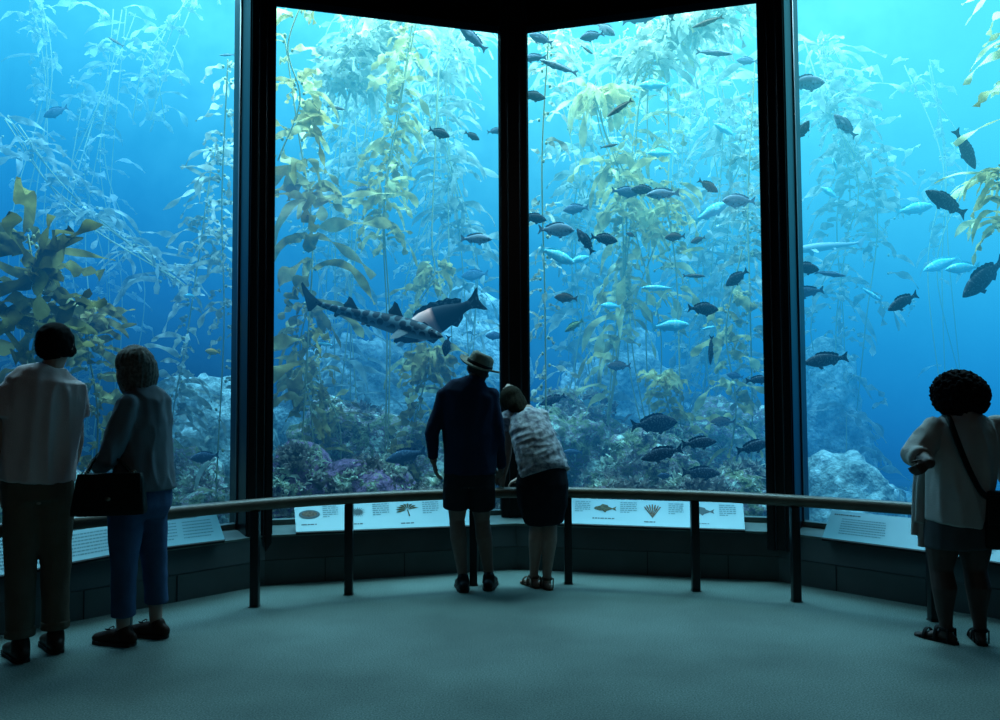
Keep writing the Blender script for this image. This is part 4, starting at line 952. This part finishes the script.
# hat
M_straw = fabric('straw_weave', (.13, .135, .11), (.19, .19, .15), 60, .4); M_band = mat('hat_band', (.012, .012, .016), .8, .1)
u = V((.44, -.14, 1)).normalized(); fw = (hf - u * u.dot(hf)).normalized(); rr_ = fw.cross(u).normalized(); c0 = P(479, 366.5, .04)
bm = bmesh.new(); n = 40; prof_ = [(.090, .105, .0), (.115, .13, -.006), (.150, .165, -.010), (.160, .175, -.004), (.160, .175, .003), (.150, .165, -.002), (.098, .112, .006), (.093, .108, .03), (.088, .102, .07), (.08, .095, .095), (.06, .075, .108), (.03, .05, .102), (.005, .01, .094)]
rings = []
for a, b, z in prof_:
    rings.append([bm.verts.new(c0 + rr_ * a * cos(2 * pi * k / n) + fw * b * sin(2 * pi * k / n) + u * (z + (.020 * cos(2 * pi * k / n) ** 2 * max(0, (a - .09) / .05) if a > .09 else 0) - (.02 * max(0, sin(2 * pi * k / n)) if z > .09 else 0))) for k in range(n)])
for A, C in zip(rings, rings[1:]):
    for k in range(n): bm.faces.new((A[k], A[(k + 1) % n], C[(k + 1) % n], C[k]))
bm.faces.new(rings[-1]); hat = obj('hat', bm, M_straw, man); hat['label'] = 'pale straw hat with a dark band'
bm = bmesh.new(); pts = [c0 + rr_ * .0965 * cos(2 * pi * k / 32) + fw * .111 * sin(2 * pi * k / 32) + u * .02 for k in range(33)]
tube(bm, pts, [(.013, .003)] * 33, lat=u, n=8, cap=False); obj('hat_band', bm, M_band, hat)
M_greyhair = mat('grey_hair', (.02, .019, .018), .8, .1, color2=(.05, .047, .044), noise_amt=.4, noise_scale=90)
bm = bmesh.new(); tube(bm, [hc + V((0, -.03, -.055)), hc + V((0, -.018, -.01)), hc + V((.01, -.01, .03))], [(.062, .06), (.078, .09), (.08, .10)], lat=rr_, n=20)
piece('hair', bm, M_greyhair, man, .007, 2, folds(40, .002, .4, 3))

# ---------------------------------------------------------------- 2. leaning woman (centre)
P = Px(6.15); body = bmesh.new()
hc = P(511, 399, .32); hf = V((-.35, 1, -.35)); hup = V((-.25, .35, 1))
head(body, hc, hf, hup, .95)
neck = P(519, 409, .26)
limb(body, [P(524, 414, .22), neck, hc + V((.02, -.03, -.06))], [.06, .05, .048])
lat2 = V((.92, -.1, -.38)).normalized()
pel = P(541, 482, .0); che = P(528, 425, .19)
limb(body, [pel, pel.lerp(che, .35), pel.lerp(che, .7), che, P(524, 413, .23)], [(.165, .12), (.145, .11), (.155, .11), (.155, .10), (.10, .07)], lat2)
anL, anR = P(534, 572, .06), P(547, 579, .0); anL.z = .085; anR.z = .085
for h, k, a in ((P(536, 486, .02), P(537, 522, .05), anL), (P(549, 486, 0), P(550, 524, .03), anR)):
    calf = k.lerp(a, .3) + V((0, -.018, 0))
    limb(body, [h, h.lerp(k, .5), k, calf, k.lerp(a, .72), a + V((0, 0, .03)), a], [.095, .082, .055, .059, .041, .034, .034])
    foot(body, a, ((-.45, .85, 0) if a is anL else (-.3, .95, 0)), .84)
shL = P(509, 417, .25); elL = P(507, 452, .24); wrL = P(504, 474, .20)
limb(body, [shL, shL.lerp(elL, .5), elL, elL.lerp(wrL, .4), wrL], [.05, .043, .038, .036, .024]); hand(body, wrL, P(500, 486, .23) - wrL, V((-.5, -.8, .3)), V((-.6, .6, 0)), .9, .4)
shR = P(541, 416, .22); elR = P(532, 455, .30); wrR = P(520, 478, .30)
limb(body, [shR, shR.lerp(elR, .5), elR, elR.lerp(wrR, .4), wrR], [.05, .043, .038, .036, .024]); hand(body, wrR, P(508, 484, .33) - wrR, V((.1, -.2, 1)), V((0, 1, .2)), .9, .4)
wom = person(V((pel.x, 6.15, 0)), body, SK_light, 'woman in a pale patterned blouse and black skirt bending over the rail')
# blouse print
M_print = mat('printed_blouse', (.40, .40, .42), .85, .1, color2=(.11, .11, .14), noise_amt=.35, noise_scale=26, bump=.3, bump_scale=120, detail=3)
bm = bmesh.new()
cloth(bm, [P(545, 475, .0), P(541, 460, .04), P(535, 441, .11), P(530, 427, .18), P(526, 416, .22), P(522, 410, .25)], [(.192, .15), (.18, .145), (.172, .14), (.165, .125), (.125, .09), (.062, .055)], lat2)
for s_, e_, k in ((shL, elL, .42), (shR, elR, .62)):
    ball(bm, s_, .060, 2); cloth(bm, [s_ + V((.0, -.01, .005)), s_.lerp(e_, k * .5), s_.lerp(e_, k)], [.064, .062, .058])
def dfold(p): 
    a = noise.noise(V(((p.x + p.z * .6) * 5, p.y * 4, (p.z - p.x * .4) * 16))); return .010 * (1 - 2 * abs(a)) + .003 * noise.noise(p * 30)
piece('blouse', bm, M_print, wom, .009, 4, dfold)
M_skirt = fabric('black_skirt_cloth', (.008, .008, .012), (.014, .014, .018))
bm = bmesh.new()
cloth(bm, [P(542, 469, .02), P(542, 484, .0), P(543, 505, .02), P(544, 523, .03)], [(.18, .14), (.196, .155), (.185, .15), (.140, .13)], V((.95, -.2, 0)))
piece('skirt', bm, M_skirt, wom, .010, 4, folds(9, .006, .15, 5))
M_brownhair = mat('brown_hair', (.008, .0065, .004), .9, .04, color2=(.022, .018, .011), noise_amt=.4, noise_scale=70)
def strandy(c, k=9, amp=.004):
    def fn(p):
        q = p - c; a = math.atan2(q.y, q.x); return amp * noise.noise(V((a * k, q.z * 5, 0))) + amp * .6 * noise.noise(V((a * k * 2.3, q.z * 6, 4)))
    return fn
bm = bmesh.new(); ball(bm, hc + V((.002, -.014, .004)), (.094, .106, .104), 3)
limb(bm, [hc + V((.0, -.03, .02)), P(515, 402, .26), P(519, 407, .22), P(523, 411, .18)], [(.088, .08), (.092, .075), (.085, .06), (.055, .03)], lat2)
piece('hair', bm, M_brownhair, wom, .007, 2, strandy(hc))
M_sand = fabric('tan_sandal', (.09, .05, .035), None, 20, .1, .6)
sandal(wom, anL, (-.45, .85), M_sand, .82); sandal(wom, anR, (-.3, .95), M_sand, .82)

# ---------------------------------------------------------------- 3. man in the pale T-shirt (left)
P = Px(4.62); fa = radians(24); X3 = V((cos(fa), sin(fa), 0)); f3 = V((-sin(fa), cos(fa), 0)); body = bmesh.new()
hc = P(56, 346, .03); head(body, hc, f3 + V((.15, 0, -.1)), V((.02, .06, 1)), 1.0)
limb(body, [P(49, 376), P(52, 368), hc + V((0, -.01, -.07))], [.068, .058, .056])
limb(body, [P(47, 380), P(45, 395), P(42, 430), P(40, 465), P(38, 490)], [(.14, .09), (.185, .11), (.165, .105), (.155, .105), (.165, .115)], X3)
anL, anR = P(20, 640, -.08), P(55, 637, .08); anL.z = anR.z = .09
for h, k, a in ((P(25, 490, -.03), P(21, 570, -.05), anL), (P(53, 490, .04), P(55, 568, .08), anR)):
    limb(body, [h, h.lerp(k, .5), k, k.lerp(a, .3), k.lerp(a, .75), a], [.095, .08, .058, .06, .042, .037]); foot(body, a, f3 + V((-.35, 0, 0)), 1.0, False)
shL, elL, wrL = P(14, 391, -.07), P(3, 444, -.10), P(2, 490, -.03)
limb(body, [shL, shL.lerp(elL, .5), elL, elL.lerp(wrL, .35), wrL], [.058, .05, .042, .042, .028]); hand(body, wrL, P(4, 512, .0) - wrL, V((-1, -.4, 0)), V((-.3, 1, 0)), 1.0, .35)
shR, elR, wrR = P(72, 392, .09), P(76, 441, .12), P(68, 478, .30)
limb(body, [shR, shR.lerp(elR, .5), elR, elR.lerp(wrR, .35), wrR], [.056, .05, .042, .042, .028]); hand(body, wrR, P(60, 492, .40) - wrR, V((.5, 0, 1)), V((-1, .3, 0)), 1.0, .4)
man2 = person(V((P(38, 490).x, 4.62, 0)), body, SK_light, 'dark haired man in a loose pale T-shirt and olive trousers, furthest left')
M_tee = fabric('pale_jersey', (.50, .41, .41), (.56, .47, .465), 5)
bm = bmesh.new()
cloth(bm, [P(52, 365.5, .0), P(51, 368.5), P(49, 373), P(47, 380), P(46, 395), P(42, 430), P(38, 458), P(35, 481)], [(.066, .062), (.095, .075), (.145, .09), (.188, .115), (.193, .13), (.195, .14), (.192, .145), (.188, .145)], X3)
for s_, e_, k in ((shL, elL, .52), (shR, elR, .52)):
    ball(bm, s_, .067, 2); cloth(bm, [s_ + V((0, 0, .012)), s_.lerp(e_, k * .5), s_.lerp(e_, k)], [.062, .070, .076])
piece('t_shirt', bm, M_tee, man2, .010, 5, folds(11, .020, .12, 9))
M_olive = fabric('olive_twill', (.095, .08, .058), (.12, .10, .075))
bm = bmesh.new()
cloth(bm, [P(39, 472), P(38, 486), P(38, 500)], [(.172, .125), (.18, .13), (.175, .13)], X3)
for h, k, a in ((P(24, 496, -.03), P(20.5, 565, -.05), anL), (P(54, 496, .04), P(56, 565, .08), anR)):
    b = a + V((0, 0, .06)); cloth(bm, [h, h.lerp(k, .5), k, k.lerp(b, .5), b], [(.103, .11), (.092, .10), (.076, .08), (.070, .074), (.066, .072)], X3)
tr_ = piece('trousers', bm, M_olive, man2, .010, 4, folds(8, .006, .5, 4))
for a in (anL, anR):
    bm = bmesh.new(); cloth(bm, [a + V((0, 0, .035)), a + V((0, 0, .085))], [(.074, .08), (.072, .078)], X3); piece('trouser_cuff', bm, M_olive, tr_, .008, 3, folds(14, .004, .8, 6))
M_bshoe = fabric('brown_leather', (.030, .022, .018), None, 20, .1, .5)
shoe(man2, 'shoe', anL, f3 + V((-.45, 0, 0)), M_bshoe, M_sole, 1.05, high=.02); shoe(man2, 'shoe', anR, f3 + V((-.35, 0, 0)), M_bshoe, M_sole, 1.05, high=.02)
M_black = mat('black_hair', (.004, .0035, .004), .9, .04, color2=(.009, .008, .008), noise_amt=.4, noise_scale=60)
bm = bmesh.new(); ball(bm, hc + V((.0, -.012, .024)), (.098, .110, .112), 3); limb(bm, [hc + V((0, -.055, -.05)), hc + V((0, -.05, .0))], [(.068, .04), (.085, .06)], X3)
for sg in (-1, 1): ball(bm, hc + X3 * sg * .076 + V((0, 0, -.022)), (.022, .045, .045), 2)
piece('hair', bm, M_black, man2, .008, 2, lambda p: .006 * noise.noise(p * 22) + .004 * noise.noise(p * 55))

# ---------------------------------------------------------------- 4. woman with the handbag (left)
P = Px(4.83); f4 = V((-.74, .67, 0)); X4 = V((.67, .74, 0)); body = bmesh.new()
hc = P(132, 369, .02); head(body, hc, f4 + V((-.2, 0, -.05)), V((-.04, .04, 1)), .95)
limb(body, [P(142, 397), P(138, 388), hc + V((.03, -.01, -.07))], [.058, .048, .048])
limb(body, [P(143, 400), P(145, 415), P(144, 445), P(141, 470), P(141, 495)], [(.12, .085), (.16, .10), (.14, .095), (.145, .10), (.165, .125)], X4)
anL, anR = P(123, 634, -.03), P(156, 625, .12); anL.z = anR.z = .085
for h, k, a in ((P(131, 500, -.08), P(123, 562, -.06), anL), (P(150, 500, .08), P(154, 556, .10), anR)):
    limb(body, [h, h.lerp(k, .5), k, k.lerp(a, .3), k.lerp(a, .75), a], [.086, .074, .056, .055, .040, .035]); foot(body, a, f4 + V((-.5, -.25, 0)), .95, False)
shL, elL, wrL = P(129, 404, -.13), P(108, 459, -.20), P(97, 468, -.02)
limb(body, [shL, shL.lerp(elL, .5), elL, elL.lerp(wrL, .4), wrL], [.05, .043, .038, .036, .025]); hand(body, wrL, P(92, 462, .06) - wrL, V((-.3, -.3, 1)), V((.3, .8, .4)), .92, .5)
shR, elR, wrR = P(157, 407, .12), P(162, 449, .06), P(150, 462, .22)
limb(body, [shR, shR.lerp(elR, .5), elR, elR.lerp(wrR, .4), wrR], [.05, .043, .038, .036, .025]); hand(body, wrR, P(140, 466, .27) - wrR, V((0, 0, 1)), V((-.3, .6, 0)), .92, .5)
wom2 = person(V((P(140, 500).x, 4.83, 0)), body, SK_light, 'woman with a straight bob in a grey jacket and cropped blue jeans')
M_jacket = fabric('grey_jersey', (.10, .125, .145), (.13, .155, .175), 5)
bm = bmesh.new()
cloth(bm, [P(138.5, 384, .0), P(140, 389), P(142, 394), P(144, 402), P(145, 420), P(144, 445), P(144, 468), P(144, 490)], [(.058, .055), (.085, .07), (.125, .09), (.150, .11), (.155, .12), (.148, .12), (.16, .135), (.172, .148)], X4)
for s_, e_, w_, k in ((shL, elL, wrL, .75), (shR, elR, wrR, .3)):
    ball(bm, s_, .059, 2); cloth(bm, [s_ + V((0, 0, .01)), s_.lerp(e_, .5), e_, e_.lerp(w_, k)], [.055, .058, .055, .050])
jk = piece('jacket', bm, M_jacket, wom2, .009, 4, folds(12, .014, .35, 12))
bm = bmesh.new(); cloth(bm, [P(139.5, 389), P(138, 383.5)], [(.072, .068), (.066, .062)], X4); piece('collar', bm, M_jacket, jk, .007, 2)
M_jeans = fabric('blue_denim', (.028, .06, .12), (.042, .085, .16), 12)
bm = bmesh.new()
cloth(bm, [P(142, 466), P(142, 482), P(141, 495), P(141, 506), P(140, 517)], [(.14, .11), (.165, .135), (.176, .142), (.172, .138), (.150, .11)], X4)
for h, k, b in ((P(127, 503, -.08), P(123.5, 562, -.06), P(123.5, 616, -.04)), (P(149, 503, .08), P(154, 556, .10), P(157, 603, .11))):
    cloth(bm, [h, h.lerp(k, .5), k, k.lerp(b, .5), b], [(.098, .115), (.088, .10), (.070, .08), (.062, .07), (.062, .068)], X4)
piece('jeans', bm, M_jeans, wom2, .010, 4, folds(9, .006, .6, 14))
M_moc = fabric('brown_moccasin', (.035, .018, .013), None, 20, .1, .5)
shoe(wom2, 'moccasin', anL, f4 + V((-.5, -.25, 0)), M_moc, M_sole, .97, bow=True); shoe(wom2, 'moccasin', anR, f4 + V((-.5, -.25, 0)), M_moc, M_sole, .97, bow=True)
M_blond = mat('ash_blond_hair', (.05, .046, .04), .75, .12, color2=(.13, .12, .105), noise_amt=.3, noise_scale=60)
bm = bmesh.new(); c4 = P(136, 366, 0)
limb(bm, [c4 + V((.01, 0, -.10)), c4 + V((.01, 0, -.06)), c4 + V((.005, 0, .0)), c4 + V((-.005, 0, .03))], [(.108, .10), (.116, .11), (.112, .112), (.10, .105)], X4); ball(bm, c4 + V((-.006, 0, .018)), (.110, .114, .100), 3)
hr = remesh(bm, .007, 2, None)
for v in hr.verts:      # vertical locks, open at the face
    q = v.co - c4; a = math.atan2(q.y, q.x); v.co += v.normal * (.006 * noise.noise(V((a * 8, q.z * 4, 0))) + .004 * noise.noise(V((a * 20, q.z * 5, 2))))
    d = V((q.x, q.y, 0)).dot(f4); 
    if d > .035 and q.z < .06: v.co -= f4 * (d - .035) * .85
obj('hair', hr, M_blond, wom2)
# handbag hanging on her forearm
bc = P(109, 494, -.27); bag = empty('handbag', V((bc.x, bc.y, P(109, 513).z)), 'black leather handbag hanging from the arm of the woman with the straight bob', 'bag')
M_bag = fabric('black_grain_leather', (.009, .012, .010), None, 40, .2, .45); M_brass = mat('bag_metal', (.25, .22, .17), .3, .5, .9)
bx_ = V((.97, .22, 0)).normalized(); by_ = V((-.22, .97, 0)); bm = bmesh.new(); Rb = Matrix((bx_, by_, V((0, 0, 1)))).transposed()
w_, h_ = 64 * P.m, 39 * P.m
hexa(bm, [bc + Rb @ V(q) for q in ((-w_ * .5, -.065, -h_ / 2), (w_ * .52, -.065, -h_ / 2), (w_ * .52, .065, -h_ / 2), (-w_ * .5, .065, -h_ / 2), (-w_ * .42, -.035, h_ / 2), (w_ * .46, -.035, h_ / 2), (w_ * .46, .035, h_ / 2), (-w_ * .42, .035, h_ / 2))])
bmesh.ops.subdivide_edges(bm, edges=bm.edges, cuts=6, use_grid_fill=True); bmesh.ops.smooth_vert(bm, verts=bm.verts, factor=.5, use_axis_x=True, use_axis_y=True, use_axis_z=True)
obj('bag_body', bm, M_bag, bag)
bm = bmesh.new(); fl = [bc + Rb @ V((x * w_, -.042 - .022 * (1 - (z + .5)), z * h_)) for x, z in ((-.40, .5), (.44, .5), (.46, .05), (.2, -.12), (-.2, -.12), (-.44, .05))]
vs = [bm.verts.new(p) for p in fl] + [bm.verts.new(p + Rb @ V((0, -.006, 0))) for p in fl]; bm.faces.new(vs[:6]); bm.faces.new(vs[6:])
for i in range(6): bm.faces.new((vs[i], vs[(i + 1) % 6], vs[6 + (i + 1) % 6], vs[6 + i]))
flap = obj('flap', bm, M_bag, bag, False)
bm = bmesh.new(); ball(bm, bc + Rb @ V((.01, -.072, -.02)), (.016, .006, .012), 2); obj('clasp', bm, M_brass, flap)
fore = elL.lerp(wrL, .30) + V((0, 0, .062))
for y in (-.03, .03):
    bm = bmesh.new(); a0, a1 = bc + Rb @ V((-.12, y, h_ / 2 - .01)), bc + Rb @ V((.12, y, h_ / 2 - .01))
    tube(bm, catmull([a0, a0.lerp(fore, .6) + V((-.02, 0, .0)), fore + V((0, y * .5, 0)), a1.lerp(fore, .6) + V((.02, 0, 0)), a1], 6), [.007] * 25, n=8); hd = obj('handle', bm, M_bag, bag)
    for q in (a0, a1):
        bm = bmesh.new(); tube(bm, [q + V((cos(t) * .014, 0, sin(t) * .014 + .008)) for t in [2 * pi * k / 14 for k in range(15)]], [.003] * 15, n=6, cap=False); obj('ring', bm, M_brass, hd)

# ---------------------------------------------------------------- 5. curly haired woman (right)
P = Px(4.77); body = bmesh.new(); X5 = V((1, -.05, 0)); f5 = V((.05, 1, 0))
hc = P(960, 398, .04); head(body, hc, f5, V((0, .05, 1)), .96)
limb(body, [P(961, 420), P(961, 414), hc + V((0, -.01, -.07))], [.06, .052, .05])
limb(body, [P(962, 425), P(962, 440), P(960, 470), P(958, 495), P(957, 525)], [(.13, .09), (.17, .11), (.16, .115), (.165, .12), (.175, .13)], X5)
anL, anR = P(946, 627, .0), P(980, 630, -.02); anL.z = anR.z = .085
for h, k, a in ((P(943, 530), P(941, 570, .02), anL), (P(974, 530), P(975, 570, .02), anR)):
    calf = k.lerp(a, .3) + V((0, -.02, 0))
    limb(body, [h, h.lerp(k, .5), k, calf, k.lerp(a, .72), a + V((0, 0, .03)), a], [.095, .088, .063, .068, .045, .036, .035])
foot(body, anL, (-.5, .8, 0), .86); foot(body, anR, (.3, .9, 0), .86)
shL, elL, wrL = P(933, 428, .0), P(917, 456, -.05), P(929, 463, -.22)
limb(body, [shL, shL.lerp(elL, .5), elL], [.056, .052, .047]); limb(body, [elL, elL.lerp(wrL, .5), wrL], [.050, .046, .034])
hand(body, wrL + V((.0, 0, .0)), P(911, 474, -.24) - wrL, V((.2, -1, .3)), V((-.3, -.2, 1)), .82, 1.25)
shR, elR, wrR = P(997, 426, .0), P(1012, 470, .02), P(1008, 505, .16)
limb(body, [shR, shR.lerp(elR, .5), elR, elR.lerp(wrR, .4), wrR], [.056, .05, .044, .04, .026]); hand(body, wrR, P(1004, 518, .24) - wrR, V((1, 0, .3)), V((-.3, 1, .3)), .9, .5)
wom3 = person(V((P(958, 525).x, 4.77, 0)), body, SK_deep, 'woman with dark curls, pale cardigan and bare legs, furthest right')
M_card = fabric('pale_knit', (.32, .30, .285), (.38, .36, .34), 5)
bm = bmesh.new()
cloth(bm, [P(961, 410, .0), P(962, 415), P(962, 420), P(962, 428), P(962, 445), P(961, 470), P(957, 500), P(953, 525)], [(.07, .065), (.105, .08), (.150, .10), (.182, .12), (.192, .14), (.182, .145), (.168, .15), (.152, .15)], X5)
ball(bm, shL, .066, 2); ball(bm, shR, .066, 2)
cloth(bm, [shL + V((0, 0, .01)), shL.lerp(elL, .5), elL + V((-.005, 0, 0)), elL.lerp(wrL, .45)], [.060, .072, .076, .070])
cloth(bm, [shR + V((0, 0, .01)), shR.lerp(elR, .5), elR, elR.lerp(wrR, .3)], [.060, .07, .07, .06])
cd = piece('cardigan', bm, M_card, wom3, .010, 5, folds(10, .016, .15, 21))
bm = bmesh.new()     # open front edge hanging at her left side
for (xa, xb, y0, y1, dy) in ((916, 924, 466, 522, .06), (912, 918, 470, 535, .10), (919, 925, 476, 547, .09)):
    cloth(bm, [P((xa + xb) / 2 + 4, y0, dy), P((xa + xb) / 2 + 1, (y0 + y1) / 2, dy), P((xa + xb) / 2, y1, dy)], [(.03, .018), ((xb - xa) * P.m * .62, .016), ((xb - xa) * P.m * .62, .013)], X5)
cloth(bm, [P(976, 505, -.08), P(980, 515, -.09), P(985, 531, -.09)], [(.03, .014), (.034, .014), (.012, .010)], X5)
piece('cardigan_panel', bm, M_card, cd, .007, 3, folds(16, .004, .15, 23))
M_gskirt = fabric('charcoal_skirt', (.045, .047, .050), (.06, .062, .066))
bm = bmesh.new(); cloth(bm, [P(957, 515), P(957, 530), P(958, 547)], [(.165, .14), (.175, .15), (.178, .15)], X5); piece('skirt', bm, M_gskirt, wom3, .010, 4, folds(9, .008, .1, 25))
rr5 = random.Random(3); bm = bmesh.new(); cc = P(960, 394, .0)
ball(bm, cc, (.150, .135, .130), 3)
for k in range(900):
    d = V((rr5.gauss(0, 1), rr5.gauss(0, 1), rr5.gauss(0, 1))).normalized()
    if d.y > .55 and d.z < .5: continue
    q = cc + V((d.x * .155, d.y * .14, d.z * .137)); q.x += .012 * (-d.z); 
    if d.z < -.3 and abs(d.x) > .3: q.z -= .010
    ball(bm, q, rr5.uniform(.0065, .0125), 1)
M_curl = mat('dark_curls', (.005, .004, .005), .9, .04, color2=(.010, .008, .008), noise_amt=.4, noise_scale=50)
piece('hair', bm, M_curl, wom3, .005, 1, lambda p: .005 * noise.noise(p * 110))
M_sand2 = fabric('dark_sandal', (.012, .010, .010), None, 20, .1, .6)
sandal(wom3, anL, (-.5, .8), M_sand2, .84); sandal(wom3, anR, (.3, .9), M_sand2, .84)
# crossbody bag
bc = P(999, 520, -.12); cb = empty('crossbody_bag', V((bc.x, bc.y, P(999, 548).z)), 'black bag hanging on a long strap across the back of the curly haired woman', 'bag')
bm = bmesh.new(); w_, h_ = 30 * P.m, 56 * P.m
box(bm, bc, (w_, .10, h_), Matrix.Rotation(.05, 3, 'Y'), .022); obj('bag_body', bm, M_bag, cb)
bm = bmesh.new(); box(bm, bc + V((0, -.052, .06)), (w_ * .98, .012, h_ * .5), Matrix.Rotation(.05, 3, 'Y'), .005); fl = obj('flap', bm, M_bag, cb)
bm = bmesh.new(); ball(bm, bc + V((0, -.062, -.02)), (.014, .006, .014), 2); obj('clasp', bm, M_brass, fl)
bm = bmesh.new()
st = catmull([P(944, 414, .03), P(949, 419, -.09), P(957, 440, -.165), P(968, 467, -.172), P(980, 490, -.172), P(990, 499, -.14)], 6)
tube(bm, st, [(.017, .004)] * len(st), lat=V((.9, 0, .45)), n=8); obj('strap', bm, M_bag, cb)
